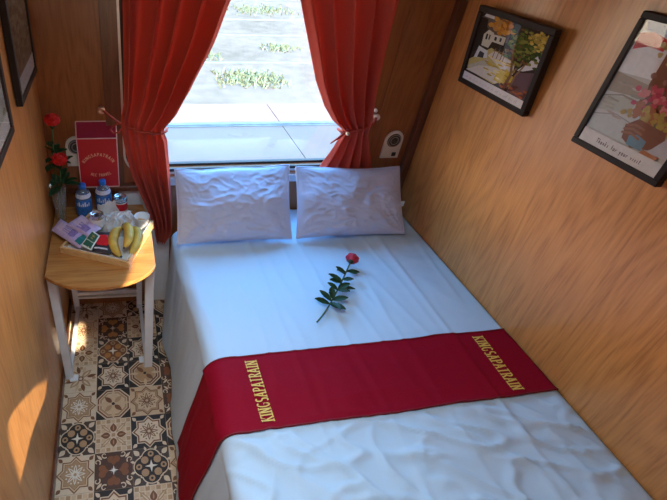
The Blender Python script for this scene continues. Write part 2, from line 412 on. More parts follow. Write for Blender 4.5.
beam_wall = [tr(*p) for p in ((-.844, .40), (-.93, .385), (-1.204, .545), (-1.399, .60), (-1.385, .80), (-1.35, .87), (-1.28, .835), (-1.03, .61))]  # invented openings, traced back along the sun to throw its patches indoors
beam_floor = [tr2(-.03, -.26), tr2(.05, -.37), tr2(.105, -.34), tr2(.10, -.16), tr2(-.02, -.13)]
beam_table = [tr2(.392, -.56, .765), tr2(.345, -.70, .765), tr2(.47, -.70, .765), tr2(.505, -.57, .765), tr2(.525, -.23, .765), tr2(.47, -.24, .80)]
def ccw(p): return p if sum(p[i][0] * p[(i + 1) % len(p)][1] - p[(i + 1) % len(p)][0] * p[i][1] for i in range(len(p))) > 0 else p[::-1]
wall_with_holes('wall_front_sun_holes', [(-.05, 0), (2.05, 0), (2.05, CEIL), (-.05, CEIL)], [ccw(beam_wall), ccw(beam_floor), ccw(beam_table)], .02, lambda c: Vector((c.x, -2.42 + c.z, c.y)), WALL)

# window
b = MB(); o_, i_ = rrect(WX0 - .012, WX1 + .012, WZ0 - .012, WZ1 + .012, .110), rrect(WX0 + .004, WX1 - .004, WZ0 + .004, WZ1 - .004, .096)
def ring(b, outer, inner, y0, y1, mat):
    n = len(outer)
    vs = [(x, y0, z) for x, z in outer] + [(x, y0, z) for x, z in inner] + [(x, y1, z) for x, z in outer] + [(x, y1, z) for x, z in inner]
    fs = []
    for k in range(n):
        j = (k + 1) % n; fs += [(k, j, n + j, n + k), (2 * n + k, 3 * n + k, 3 * n + j, 2 * n + j), (k, 2 * n + k, 2 * n + j, j), (n + k, n + j, 3 * n + j, 3 * n + k)]
    b.add(vs, fs, mat)
win = bpy.data.objects.new('window_1', None); COL.objects.link(win); win['kind'] = 'structure'; WORLD['window_1'] = Vector((1.045, 0, .96)); win.location = (1.045, 0, .96)
ring(b, o_, i_, -.008, .002, RUBBER); b.build('rubber_gasket', win)
b = MB(); ring(b, rrect(WX0 - .023, WX1 + .023, WZ0 - .023, WZ1 + .023, .12), o_, -.012, .001, ALU); b.build('window_frame', win)
b = MB(); b.box((WX0 - .02, .045, WZ0 - .02), (WX1 + .02, .051, WZ1 + .02), GLASS); b.build('window_pane', win)
b = MB(); ring(b, rrect(WX0 - .0, WX1 + .0, WZ0 - .0, WZ1, .10), rrect(WX0 + .012, WX1 - .012, WZ0 + .012, WZ1 - .012, .09), .035, .060, RUBBER); b.build('outer_seal', win)
b = MB(); b.box((.46, -.022, .868), (1.64, .0, .915), ALU); b.build('window_sill', win, bevel=.003)
# trims
b = MB(); b.box((.302, -.014, .885), (.379, 0, CEIL), TRIM); b.build('trim_1', kind='structure', bevel=.002)
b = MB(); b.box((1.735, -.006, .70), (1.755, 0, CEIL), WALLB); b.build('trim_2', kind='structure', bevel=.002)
b = MB(); b.box((1.955, -.035, .0), (1.9995, -.0, CEIL), TRIM); b.build('trim_3', kind='structure', bevel=.004)
b = MB(); b.box((.0, -.047, .855), (.60, -.001, .885), TRIM); b.build('trim_4', kind='structure', bevel=.003)
b = MB(); b.box((.345, -.006, .52), (.495, 0, .855), principled('white_lower_panel', (.74, .75, .77), .5, var=.03)); b.box((.495, -.006, 0), (.625, 0, .855), principled('white_lower_panel', (.74, .75, .77), .5, var=.03)); b.build('trim_5', kind='structure')
b = MB(); b.box((0, -2.4, 0), (.012, -.001, .055), TRIM); b.build('baseboard_left', kind='structure', bevel=.002)

# ------------------------------------------------------------------ outside the window
def ground_mat(name, a, c, sc):
    m = principled(name, a, .95); n = m.node_tree.nodes; l = m.node_tree.links; bb = n['Principled BSDF']; bb.inputs['Specular IOR Level'].default_value = .1
    t = n.new('ShaderNodeTexCoord'); z = n.new('ShaderNodeTexNoise'); z.inputs['Scale'].default_value = sc; z.inputs['Detail'].default_value = 8
    k = n.new('ShaderNodeTexNoise'); k.inputs['Scale'].default_value = sc * .12; k.inputs['Detail'].default_value = 3
    r = n.new('ShaderNodeValToRGB'); r.color_ramp.elements[0].position = .32; r.color_ramp.elements[1].position = .62
    r.color_ramp.elements[0].color = (*c, 1); r.color_ramp.elements[1].color = (*a, 1)
    ad = n.new('ShaderNodeMath'); ad.operation = 'MULTIPLY_ADD'; ad.inputs[1].default_value = .5
    l.new(t.outputs['Object'], z.inputs[0]); l.new(t.outputs['Object'], k.inputs[0]); l.new(z.outputs['Fac'], ad.inputs[0])
    h = n.new('ShaderNodeMath'); h.operation = 'MULTIPLY'; h.inputs[1].default_value = .5; l.new(k.outputs['Fac'], h.inputs[0]); l.new(h.outputs[0], ad.inputs[2])
    l.new(ad.outputs[0], r.inputs[0]); l.new(r.outputs[0], bb.inputs['Base Color']); return m
GRAVEL = ground_mat('pale_gravel', (.185, .120, .082), (.100, .068, .042), 3.0)
CONC = ground_mat('pale_concrete', (.235, .128, .094), (.195, .108, .080), 2.0)
b = MB(); b.box((-14, .2, -1.5), (26, 45, -1.32), GRAVEL); b.build('gravel_ground', kind='structure')
b = MB(); b.box((-14, .2, -1.33), (3.33, 6.75, -1.30), CONC); b.box((3.345, .2, -1.33), (26, 6.75, -1.30), CONC); b.build('concrete_platform', kind='structure')
RAILM = principled('worn_rail_steel', (.14, .125, .11), .6, .2, var=.2, vscale=6)
rail = None
for k, (y, lab) in enumerate(((5.72, 'grey rail set into the concrete, nearest to the window'), (9.55, 'weathered rail in pale gravel, second from the window'), (12.3, 'weathered rail in pale gravel, third from the window'), (14.4, 'weathered rail in pale gravel, farthest from the window'))):
    if rail is None:
        rail = thing('railway_rail', (6, y, -1.30), lab, 'rail', 'rails outside the window'); b = MB()
        b.box((-14, y - .035, -1.30), (26, y + .035, -1.272), RAILM); b.build('rail_head', rail, bevel=.01)
        b = MB(); b.box((-14, y - .09, -1.30), (26, y + .09, -1.288), RAILM); b.build('rail_foot', rail)
    else: dup(rail, (6, y, -1.32), lab, 'rails outside the window')
GRASS = principled('grass_blades', (.15, .16, .08), .8, var=.4, vscale=9)
def tuft(x, y, rad, n, label, seed):
    r = random.Random(seed); b = MB()
    for k in range(n):
        px, py = x + min(1.6, max(-1.6, r.gauss(0, .8))) * rad, y + min(1.2, max(-1.2, r.gauss(0, .55))) * rad
        h = r.uniform(.04, .13); d = r.uniform(0, 6.28); lx, ly = .1 * math.cos(d), .1 * math.sin(d); w = .022
        b.add([(px - w, py, -1.32), (px + w, py, -1.32), (px + w * .6 + lx * .4, py + ly * .4, -1.32 + h * .6), (px + lx, py + ly, -1.32 + h), (px - w * .6 + lx * .4, py + ly * .4, -1.32 + h * .6)], [(0, 1, 2, 3, 4)], GRASS)
    o = b.build('grass_patch', loc=(x, y, -1.32)); tag(o, label, 'grass', 'grass patches between the rails'); o['kind'] = 'stuff'
tuft(3.38, 8.3, .50, 520, 'largest green grass patch seen through the window, above the concrete', 1)
tuft(5.6, 16.0, .8, 300, 'farthest grass patch at the top middle of the window view', 2)
tuft(2.3, 10.2, .42, 260, 'small grass patch beside the left curtain edge in the window view', 3)
tuft(9.2, 17.2, .7, 200, 'grass patch beyond the last rail near the top of the window', 4)
tuft(4.9, 10.9, .35, 160, 'small grass patch beyond the largest one, left of the right curtain', 5)

# ------------------------------------------------------------------ ceiling fill lamp, unseen, added to brighten the room
lt = thing('ceiling_fill_lamp', (.5, -1.45, CEIL), 'unseen white rectangular fill lamp added above the aisle beside the bed', 'lamp')
b = MB(); b.box((.22, -1.70, CEIL - .045), (.78, -1.20, CEIL - .0005), WPAINT); b.build('housing', lt, bevel=.006)
DIFF = bpy.data.materials.new('fill_diffuser'); DIFF.use_nodes = True; DIFF.node_tree.nodes['Principled BSDF'].inputs['Emission Color'].default_value = (.8, .92, 1, 1); DIFF.node_tree.nodes['Principled BSDF'].inputs['Emission Strength'].default_value = 1.0
b = MB(); b.box((.25, -1.67, CEIL - .055), (.75, -1.23, CEIL - .045), DIFF); b.build('diffuser', lt, bevel=.003)
ld = bpy.data.lights.new('ceiling_fill_light', 'AREA'); ld.shape = 'RECTANGLE'; ld.size = .5; ld.size_y = .44; ld.energy = FILL_W; ld.color = (.74, .90, 1)
ld.spread = math.radians(115); lo = bpy.data.objects.new('ceiling_fill_light', ld); COL.objects.link(lo); lo.location = (.5, -1.45, CEIL - .06)

# ------------------------------------------------------------------ bed
ZB = .673
def xedge(y): return .662 - .048 * sstep((y + 1.05) / .8) + .06 * sstep((y + .17) / .07)
def top_disp(x, y):
    d = .006 * nz(x * 2.6, y * 2.2, 1.3) + .003 * nz(x * 6, y * 5, 4)
    foot = sstep((-1.30 - y) / .12)
    head = sstep((y + .62) / .25)
    # long soft creases running down the bed
    for xc, a in ((1.74, .0055), (1.28, .004), (1.02, .0035), (1.52, .0035)):
        xx = x - xc - .02 * nz(y * 2, xc * 9) ; d += a * math.exp(-(xx / .012) ** 2)
    w = noise.ridged_multi_fractal(Vector((x * 2.6 + y * 1.2, y * 4.2 - x * .9, .7)), 1.0, 2.1, 3, 1.0, 2.0)
    d += (.0024 + .0065 * foot + .004 * head) * (w - .9) * .75
    # creases fanning away under the runner towards the foot
    q = nz((x * .8 + y * .9) * 9, (y - x * .6) * 2.2, 7)
    d += foot * .012 * max(0, 1 - abs(q) * 5.5) ** 1.3
    q = nz((x * .9 - y * .35) * 4, (y + x * .25) * 11, 3)
    d += foot * .013 * max(0, 1 - abs(q) * 7) ** 1.3
    q = nz((x * .5 + y * .6) * 7, (y - x * .8) * 5, 12)
    d += foot * .006 * max(0, 1 - abs(q) * 7)
    q = nz(x * 9 + .3 * y, y * 1.3, 21)
    d += .0035 * (1 - foot) * max(0, 1 - abs(q) * 6)
    return d
def duvet(u, y, off=0):
    xe = xedge(y); r = .07; Lf = 1.995 - (xe + r); La = r * math.pi / 2
    xb = .578 - .040 * sstep((-.75 - y) / .4) + .012 * math.sin(y * 3.1) + .09 * sstep((y + .17) / .07)
    if u < Lf:
        x = 1.995 - u; p = Vector((x, y, ZB)); n = Vector((0, 0, 1)); d = top_disp(x, y) * sstep(u / .05 + .15) 
    elif u < Lf + La:
        a = (u - Lf) / r; p = Vector((xe + r - r * math.sin(a), y, ZB - r * (1 - math.cos(a)))); n = Vector((-math.sin(a), 0, math.cos(a)))
        d = lerp(top_disp(p.x, y), 0, a / 1.571) + .004 * nz(y * 9, a * 1.5, 5)
    else:
        s = u - Lf - La; t = s / (ZB - r - .03)
        p = Vector((lerp(xe, xb, t), y, ZB - r - s)); n = Vector((-1, 0, -.1)).normalized()
        d = .014 * t * math.sin(y * 13 + 2.2 * nz(y * 2.5, t, 2)) + .008 * nz(y * 10, t * 1.2, 8) + .004 * nz(y * 22, t * 3, 1)
    return p + n * (d + off)
UMAX = 1.995 - .70 + .11 + .60
def u_of_x(x): return 1.995 - x
bed = thing('bed', (1.33, -1.0, 0), 'double bed base and mattress under the white sheet against the right wall', 'bed')
b = MB(); b.box((.72, -2.0, 0), (1.985, -.03, .40), TRIM); b.build('bed_base', bed, bevel=.005)
b = MB(); b.box((.715, -2.0, .402), (1.985, -.03, .640), principled('mattress_ticking', (.7, .7, .68), .9, var=.03)); b.build('mattress', bed, bevel=.03)
b = MB()
def fsheet(i, j):
    y = lerp(-.018, -2.04, j); xe = xedge(y); Lt = 1.995 - (xe + .07) + .11 + (ZB - .07 - .03)
    return duvet(i * Lt, y)
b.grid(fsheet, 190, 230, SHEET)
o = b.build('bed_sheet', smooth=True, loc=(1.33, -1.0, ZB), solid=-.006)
tag(o, 'large white sheet spread over the bed and hanging down its left side', 'bed sheet')
# runner
run = thing('bed_runner', (1.33, -1.19, ZB), 'crimson cloth runner with gold lettering lying across the white bed', 'bed runner')
def run_edge(x): return lerp(-1.050, -1.022, (x - .66) / 1.32), lerp(-1.368, -1.335, (x - .66) / 1.32)
b = MB()
def frun(i, j):
    u = lerp(.003, 1.995 - .732 + .11 + .50, i); x = max(1.995 - u, .60); yf, yn = run_edge(x)
    y = lerp(yf, yn, j)
    y += .004 * nz(u * 5, j * 3, 9) 
    return duvet(u, y, .0085 + .0012 * nz(u * 14, y * 9, 3) + .002 * max(0, 1 - 4 * abs(nz(u * 3, y * 12, 6))))
b.grid(frun, 150, 46, RUNNER); b.build('cloth', run, smooth=True, solid=-.004)
# hem stitched round the runner
b = MB()
for jj in (.006, .994): b.tube([frun(i / 120, jj) + Vector((-.0, 0, .0012)) for i in range(121)], .0028, principled('crimson_hem', (.20, .003, .012), .7), 6)
b.build('hem', run, smooth=True)
def letter_run(name, fn, height, length, word, th=.17, thin=.08):
    b = MB(); st, tot = word_strokes(word); sc = length / tot
    for x, w, strokes, ch in st:
        for s in strokes:
            vert = abs(s[0][0] - s[-1][0]) < .02
            wd = (th if vert or len(s) > 3 or (ch in 'ANKRV' and s[-1][0] > s[0][0]) else thin)
            # stroke widths given in letter heights
            pts = [(px * sc, py * height) for px, py in s]
            if len(pts) == 2: pts = [(lerp(pts[0][0], pts[1][0], k / 4), lerp(pts[0][1], pts[1][1], k / 4)) for k in range(5)]
            L, R = ribbon(pts, wd * height * .64); n = len(pts)
            vs = [fn(a, c, .0022) for a, c in L + R]
            b.add(vs, [(n + i, n + i + 1, i + 1, i) for i in range(n - 1)], GOLD)
            if len(s) == 2 and ch in 'KINAPTR' and abs(s[0][1] - s[-1][1]) > .3:
                for px, py in (s[0], s[-1]):
                    if min(abs(py), abs(py - 1)) > .01: continue
                    a = px * sc; hw = .19 * sc; h0 = 0 if py < .5 else height * .91
                    b.add([fn(a - hw, h0, .0024), fn(a + hw, h0, .0024), fn(a + hw, h0 + height * .09, .0024), fn(a - hw, h0 + height * .09, .0024)], [(0, 1, 2, 3)], GOLD)
    return b
def on_runner(x, y, h):
    return duvet(u_of_x(x), y, .0085 + .0012 * nz(u_of_x(x) * 14, y * 9, 3) + .002 * max(0, 1 - 4 * abs(nz(u_of_x(x) * 3, y * 12, 6))) + h)
b = letter_run('l', lambda a, c, h: on_runner(.858 - c, -1.338 + a, h + .003), .048, .262, 'KINGSAPATRAIN'); b.build('lettering', run)
b = letter_run('l', lambda a, c, h: on_runner(1.812 - .015 * a + c, -1.056 - a, h + .003), .050, .262, 'KINGSAPATRAIN'); b.build('lettering', run)

# pillows
def pillow(BL, BR, TL, TR, thick, seed, label, tagside):
    BL, BR, TL, TR = map(Vector, (BL, BR, TL, TR)); cen = (BL + BR + TL + TR) / 4; n = ((BR - BL).cross(TL - BL)).normalized()
    if n.y > 0: n = -n
    p = thing('pillow', cen, label, 'pillow', 'pillows at the head of the bed')
    def pos(u, v, side):
        uu = u * 2 - 1; vv = v * 2 - 1
        e = .045 * (1 - uu * uu) * abs(vv) ** 3; f = .03 * (1 - vv * vv) * abs(uu) ** 3
        vv2 = vv * (1 - e) ; uu2 = uu * (1 - f)
        if vv > 0: vv2 += .05 * vv * (nz(uu * 2.0, seed) ) 
        base = BL.lerp(BR, (uu2 + 1) / 2).lerp(TL.lerp(TR, (uu2 + 1) / 2), (vv2 + 1) / 2)
        h = max(0, (1 - uu ** 2)) ** .55 * max(0, (1 - vv ** 2)) ** .5
        h *= 1 - .30 * sstep((vv + .05) / .9) + .12 * nz(uu * 1.6, vv * 1.4, seed)
        edge = 1 - max(abs(uu), abs(vv)) ** 4
        wr = .009 * nz(uu * 3 + seed, vv * 2.2, 2) + .0045 * max(0, 1 - 3.5 * abs(nz(uu * 4 + vv * 3, vv * 5 - uu * 2, seed * 3.1)))
        ang = math.atan2(vv, uu); wr += .010 * nz(ang * 5, seed, max(abs(uu), abs(vv)) * 1.5) * max(abs(uu), abs(vv)) ** 2
        m_ = max(abs(uu), abs(vv))
        for kx in (-1, 1):
            for ky in (-1, 1):
                dx, dy = uu - kx, (vv - ky) * .6; rr_ = math.hypot(dx, dy); aa = math.atan2(dy, dx)
                wr += .0065 * math.exp(-(rr_ / .75) ** 2) * max(0, 1 - 2.6 * abs(nz(aa * 4.5 + 1.2 * nz(rr_ * 3, seed), rr_ * .8, seed + kx * 3 + ky)))
        wr += .0025 * max(0, 1 - 4 * abs(nz(uu * 4 - vv * 1.5, vv * 4.5 + uu, seed * 1.7)))
        return base + n * side * (thick / 2 * h) + n * wr * edge * ((1.9 - .9 * sstep(v * 1.6 - .2)) if side > 0 else .3)
    b = MB(); b.grid(lambda u, v: pos(u, v, 1), 120, 80, PILLOW); b.grid(lambda u, v: pos(1 - u, v, -1), 70, 44, PILLOW); b.build('pillowcase', p, smooth=True)
    ed = [pos(k / 50, 0, 0) for k in range(51)] + [pos(1, k / 30, 0) for k in range(1, 31)] + [pos(1 - k / 50, 1, 0) for k in range(1, 51)] + [pos(0, 1 - k / 30, 0) for k in range(1, 31)]
    b = MB(); b.tube(ed, .0045, PILLOW, 6); b.build('seam', p, smooth=True)
    if tagside:
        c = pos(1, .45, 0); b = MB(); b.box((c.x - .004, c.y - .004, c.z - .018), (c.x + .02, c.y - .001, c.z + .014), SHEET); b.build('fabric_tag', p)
    return p
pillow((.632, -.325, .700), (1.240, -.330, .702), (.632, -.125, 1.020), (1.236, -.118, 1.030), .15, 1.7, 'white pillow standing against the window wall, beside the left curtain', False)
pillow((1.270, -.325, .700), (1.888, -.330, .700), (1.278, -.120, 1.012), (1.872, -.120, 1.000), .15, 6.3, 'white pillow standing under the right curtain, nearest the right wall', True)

# ------------------------------------------------------------------ roses
def rose_bloom(c, ax, R, mat, seed):
    r = random.Random(seed); b = MB(); ax = Vector(ax).normalized()
    ref = Vector((1, 0, 0)) if abs(ax.x) < .8 else Vector((0, 1, 0)); ex = ax.cross(ref).normalized(); ey = ax.cross(ex)
    for ring_, (rad, hh, n, open_) in enumerate(((.18, 1.0, 3, .0), (.38, 1.02, 4, .08), (.60, .98, 5, .18), (.82, .90, 6, .34), (.95, .74, 6, .55))):
        for k in range(n):
            a0 = 2 * math.pi * k / n + ring_ * .7 + r.uniform(-.15, .15); span = 2 * math.pi / n * 1.5
            def fp(i, j):
                a = a0 + (i - .5) * span; e = 1 - abs(2 * i - 1) ** 3 * .45
                z = j * hh * e
                q = rad * (.35 + .65 * math.sin(min(1, j * 1.25) * 1.571)) + open_ * max(0, j - .58) * 1.4 * (1 + .35 * math.sin(i * 9 + k))
                q += .03 * math.sin(i * 3.14)
                return Vector(c) + (ex * math.cos(a) * q + ey * math.sin(a) * q) * R + ax * z * R * 2.05
            b.grid(fp, 8, 7, mat)
    return b
def leaf_mesh(base, tip, width, bend=.2, mat=LEAF, side=None):
    base, tip = Vector(base), Vector(tip); d = tip - base; L = d.length; t = d.normalized()
    s = t.cross(side if side is not None else Vector((0, 0, 1)))
    if s.length < .1: s = t.cross(Vector((0, 1, 0)))
    s.normalize(); n = s.cross(t)
    b = MB()
    def f(i, j):
        w = width * math.sin(math.pi * min(1, j * .96 + .02)) ** .75 * (1 + .06 * math.sin(j * 40)); x = (i - .5) * 2
        return base + t * L * j + s * x * w / 2 + n * (bend * L * (j - j * j) + abs(x) * width * .18)
    b.grid(f, 4, 10, mat); return b
RED = principled('red_rose_petal', (.74, .018, .018), .5, var=.15, vscale=40, trans=.15)
PINK = principled('deep_pink_rose_petal', (.55, .02, .055), .5, var=.15, vscale=40, trans=.15)
def bez(p, n=14):
    p = [Vector(q) for q in p]; out = []
    for k in range(n + 1):
        t = k / n; q = list(p)
        while len(q) > 1: q = [q[i].lerp(q[i + 1], t) for i in range(len(q) - 1)]
        out.append(q[0])
    return out
def rose(path, R, mat, leaves, label, seed, group=None, lsc=1.0):
    pts = bez(path); head = pts[-1]; ax = (pts[-1] - pts[-3]).normalized()
    o = thing('rose', pts[0], label, 'rose', group)
    b = MB(); b.tube(pts, .0035, STEM, 8); b.build('stem', o, smooth=True)
    b = MB(); b.lathe([(.004, -.012), (.010, -.004), (.55 * R, .004), (.6 * R, .010)], (0, 0, 0), LEAF, 10, fn=lambda p: head + ax.to_track_quat('Z', 'Y') @ p); b.build('calyx', o, smooth=True)
    rose_bloom(head, ax, R, mat, seed).build('bloom', o, smooth=True, solid=-.0006)
    r = random.Random(seed)
    for t, dx, w in leaves:
        k = t * (len(pts) - 1); i = min(int(k), len(pts) - 2); p = pts[i].lerp(pts[i + 1], k - i)
        leaf_mesh(p, p + Vector(dx) * lsc, w * lsc, r.uniform(.1, .35)).build('leaf', o, smooth=True)
    return o
zb = ZB + .012
rose([(1.172, -.905, zb + .002), (1.24, -.85, zb + .004), (1.30, -.78, zb + .022), (1.38, -.68, zb + .036), (1.462, -.572, zb + .040)], .024, PINK,
     [(.33, (-.075, .035, .016), .042), (.33, (.065, -.055, .012), .044), (.36, (.02, -.075, .02), .040), (.40, (.085, -.01, .02), .040), (.38, (-.045, .07, .02), .040), (.42, (.01, .065, .03), .038),
      (.56, (.055, -.035, .02), .036), (.58, (.075, .02, .016), .038), (.60, (.09, -.02, .0), .03), (.56, (-.045, .045, .02), .036), (.68, (-.065, .015, .012), .040), (.70, (-.06, .055, .01), .038), (.72, (.055, -.02, .018), .036),
      (.80, (-.04, .05, .02), .036), (.84, (.085, .0, -.01), .034), (.86, (.05, -.035, .0), .030), (.83, (-.055, .01, .015), .034)],
     'single pink-red rose with dark leaves lying on the white bed', 11, None, .84)

# ------------------------------------------------------------------ curtains
def curtain(Lt, Rt, z0, z1, folds, seed, tiez, label, yb, gathers):
    o = thing('curtain', ((interp(Lt, 1.5) + interp(Rt, 1.5)) / 2, -.06, z0), label, 'curtain', 'curtains at the window')
    def f(i, j):
        z = lerp(z0, z1, j); L = interp(Lt, z); R = interp(Rt, z); k = math.exp(-((z - tiez) / .11) ** 2)
        ph = 2 * math.pi * folds * i + 1.5 * nz(i * 3, z * .7, seed) + .6 * nz(z * 1.3, seed)
        amp = .052 * (1 - .45 * k) * lerp(.62, 1, sstep((z - tiez + .1) / .15)) * (.85 + .5 * nz(i * 3, z * .6, seed + 3)) * (.35 + .65 * sstep(min(i, 1 - i) * 12))
        ii = i + .026 * math.sin(ph + 1.1) * sstep(min(i, 1 - i) * 10)
        x = lerp(L, R, ii)
        y = yb - amp * math.sin(ph) - .007 * math.sin(2 * ph + seed) * (1 - k) + .004 * nz(x * 5, z * 4, seed) + .004 * nz(i * 14, z * 5, seed) * k
        y -= .018 * sstep((tiez + .25 - z) / .2) * sstep((z - tiez + .02) / .06)
        return Vector((x, min(y, -.016), z))
    b = MB(); b.grid(f, 150, 110, CURT); b.build('fabric_panel', o, smooth=True, solid=.0016)
    return o, f
TZL = 1.222
cl, fl = curtain([(1.97, .402), (1.79, .404), (1.367, .392), (1.26, .374), (1.0, .411), (.714, .508), (.54, .545)], [(1.97, .94), (1.80, .857), (1.617, .797), (1.413, .702), (1.30, .638), (1.222, .580), (1.161, .597), (.932, .616), (.708, .630), (.60, .628), (.535, .590)], .535, 1.97, 4.6, 2.2, TZL, 'rust-red curtain tied back at the left side of the window', -.082, 6)
TZR = 1.20
cr_, fr = curtain([(1.97, 1.10), (1.809, 1.168), (1.644, 1.237), (1.46, 1.312), (1.335, 1.380), (1.26, 1.44), (1.20, 1.512), (1.113, 1.490), (.985, 1.430), (.93, 1.41)], [(1.97, 1.63), (1.82, 1.622), (1.6, 1.628), (1.306, 1.645), (1.196, 1.655), (.985, 1.73), (.93, 1.74)], .925, 1.97, 4.4, 7.9, TZR, 'rust-red curtain tied back at the right side of the window', -.070, 6)
def tieback(par, pts, r, name='tieback'):
    b = MB(); b.tube(bez(pts, 20), r, TIE, 8, ell=1.0); return b.build(name, par, smooth=True)
# each tie is a cord from the wall knob round the gathered cloth
b = MB(); fr_ = [Vector(p) for p in ((.290, -.035, 1.306), (.33, -.075, 1.285), (.37, -.098, 1.262), (.44, -.112, 1.232), (.52, -.112, 1.216), (.570, -.100, 1.210), (.592, -.075, 1.210), (.598, -.045, 1.212))]
b.tube(bez(fr_[:3] , 8)[:-1] + fr_[2:], [.006] * 8 + [.007] * 6, TIE, 8); b.tube([Vector(p) for p in ((.36, -.098, 1.262), (.335, -.088, 1.245), (.322, -.080, 1.225), (.335, -.085, 1.210), (.36, -.095, 1.216), (.375, -.098, 1.235))], .0045, TIE, 8)
b.build('tieback', cl, smooth=True)
b = MB(); pr_ = [Vector(p) for p in ((1.706, -.03, 1.252), (1.68, -.068, 1.236), (1.63, -.092, 1.222), (1.57, -.100, 1.208), (1.53, -.095, 1.196), (1.508, -.070, 1.190), (1.503, -.04, 1.192))]
b.tube(pr_, .008, TIE, 8); b.tube([Vector(p) for p in ((1.517, -.098, 1.196), (1.490, -.10, 1.172), (1.452, -.095, 1.135))], [.006, .007, .003], TIE, 8); b.tube([Vector(p) for p in ((1.66, -.085, 1.225), (1.64, -.096, 1.245), (1.628, -.096, 1.232), (1.648, -.09, 1.222))], .005, TIE, 8)
b.build('tieback', cr_, smooth=True)
b = MB()
b.lathe([(0, 0), (.009, .002), (.010, .012), (.004, .018)], (0, 0, 0), PORC, 14, fn=lambda p: Vector((1.524, -.105, 1.197)) + Vector((p.x, -p.z, p.y))); b.build('bead', cr_, smooth=True)
def knob(x, z, mat, label, r=.019):
    b = MB(); b.lathe([(.0, 0), (.011, 0), (.008, .012), (.009, .018), (r, .026), (r * 1.02, .034), (r * .8, .042), (r * .45, .045), (r * .4, .042), (0, .042)], (0, 0, 0), mat, 20, fn=lambda p: Vector((x, -.0005 - p.z, z)) + Vector((p.x, 0, p.y)))
    tag(b.build('wall_peg', smooth=True, loc=(x, 0, z)), label, 'wall peg', 'wall pegs for the curtain ties')
knob(.284, 1.303, COPPER, 'round copper-toned knob on the back wall above the red box')
knob(1.709, 1.250, PORC, 'cream knob on the back wall right of the right curtain', .017)
knob(1.690, 1.288, PORC, 'small pale knob just above the larger cream knob, half behind the curtain', .010)
b = MB(); b.tube([(.30, -.06, 1.985), (1.80, -.06, 1.985)], .012, ALU, 12)
for x in (.34, 1.76): b.box((x - .01, -.06, 1.975), (x + .01, -.0, 1.995), ALU)
tag(b.build('curtain_rail', smooth=False, loc=(1.05, -.06, 1.985)), 'thin metal rail above the window carrying both curtains', 'curtain rail')

# ------------------------------------------------------------------ wall plates
def wall_plate(x, label, group):
    t = thing('wall_speaker', (x, 0, .996), label, 'wall speaker', group)
    pts = [(x - .054, .996), (x + .054, .996), (x + .054, 1.105)] + [(x + .054 * math.cos(math.radians(a)), 1.105 + .056 * math.sin(math.radians(a))) for a in range(10, 180, 12)] + [(x - .054, 1.105)]
    b = MB(); b.prism(pts, -.012, -.0005, PLASTIC, fn=lambda p: Vector((p.x, p.z, p.y))); b.build('plate', t, bevel=.003)
    b = MB(); cz = 1.104
    prof = [(.0, .016), (.010, .0165), (.012, .013), (.018, .013), (.019, .017), (.024, .017), (.025, .013), (.031, .013), (.032, .018), (.037, .018), (.040, .0125)]
    GR = [principled('dark_grille', (.05, .045, .04), .4, .3), principled('grey_grille_ring', (.30, .28, .25), .35, .5)]
    b.lathe(prof, (0, 0, 0), GR[0], 28, mat_fn=lambda i: GR[0] if i in (2, 3, 6, 7) else GR[1] if i in (4, 8) else GR[0], fn=lambda p: Vector((x + p.x, -p.z, cz + p.y))); b.build('grille', t, smooth=True)
    b = MB(); b.box((x + .010, -.017, 1.010), (x + .032, -.011, 1.032), BLACK); b.build('button', t, bevel=.001)
wall_plate(1.865, 'ivory wall plate with round grille and black button, right of the window', 'wall speaker plates')
wall_plate(.148, 'ivory wall plate with round grille, half hidden behind the red roses', 'wall speaker plates')

# ------------------------------------------------------------------ red box on the ledge
bx = thing('paper_box', (.25, -.025, .886), 'tall red box with slanted maroon top and curved gold lettering on the ledge', 'box')
RB = principled('red_card', (.50, .012, .018), .45, var=.05); RM = principled('maroon_card', (.26, .014, .045), .6, var=.05, spec=.15); PB = principled('pale_pink_edge', (.72, .52, .50), .5, var=.03)
x0, x1, yf, yb_ = .155, .350, -.043, -.004; zb0, zf, zk = .8855, 1.163, 1.236
b = MB(); b.add([(x0, yf, zb0), (x1, yf, zb0), (x1, yf, zf), (x0, yf, zf), (x0, yb_, zb0), (x1, yb_, zb0), (x1, yb_, zk), (x0, yb_, zk)], [(0, 1, 2, 3), (1, 5, 6, 2), (5, 4, 7, 6), (4, 0, 3, 7), (0, 4, 5, 1)], RB); b.build('body', bx)
b = MB(); b.add([(x0, yf, zf), (x1, yf, zf), (x1, yb_, zk), (x0, yb_, zk)], [(0, 1, 2, 3)], RM); b.build('lid', bx)
b = MB()
for p, q in (((x0, yf, zf), (x1, yf, zf)), ((x0, yb_, zk), (x1, yb_, zk)), ((x0, yf, zf), (x0, yb_, zk)), ((x1, yf, zf), (x1, yb_, zk)), ((x0, yf, zb0 + .003), (x1, yf, zb0 + .003)), ((x1, yf, zb0 + .002), (x1, yf, zf)), ((x0, yf, zb0 + .002), (x0, yf, zf))):
    b.tube([p, q], .0026 if p[2] != q[2] or p[2] > 1 else .003, PB, 6)
b.build('edging', bx)
GLT = principled('pale_gold_print', (.78, .50, .30), .5)
def arc_text(word, cx, cz, rx_, a_mid, span, h, up):
    st, tot = word_strokes(word, .16); b = MB()
    for x, w, strokes, ch in st:
        for s in strokes:
            pts = []
            for px, py in s:
                t = px / tot - .5; a = math.radians(a_mid - t * span * (1 if up else -1)); r = rx_ + (py * h if up else -py * h)
                pts.append((cx + r * math.cos(a), cz + r * math.sin(a)))
            L, R = ribbon(pts, h * .17); n = len(pts); b.add([(u, yf - .0008, v) for u, v in L + R], [(n + i, n + i + 1, i + 1, i) for i in range(n - 1)], GLT)
    return b
b = arc_text('KINGSAPATRAIN', .253, .985, .082, 90, 116, .017, True); b.build('lettering', bx)
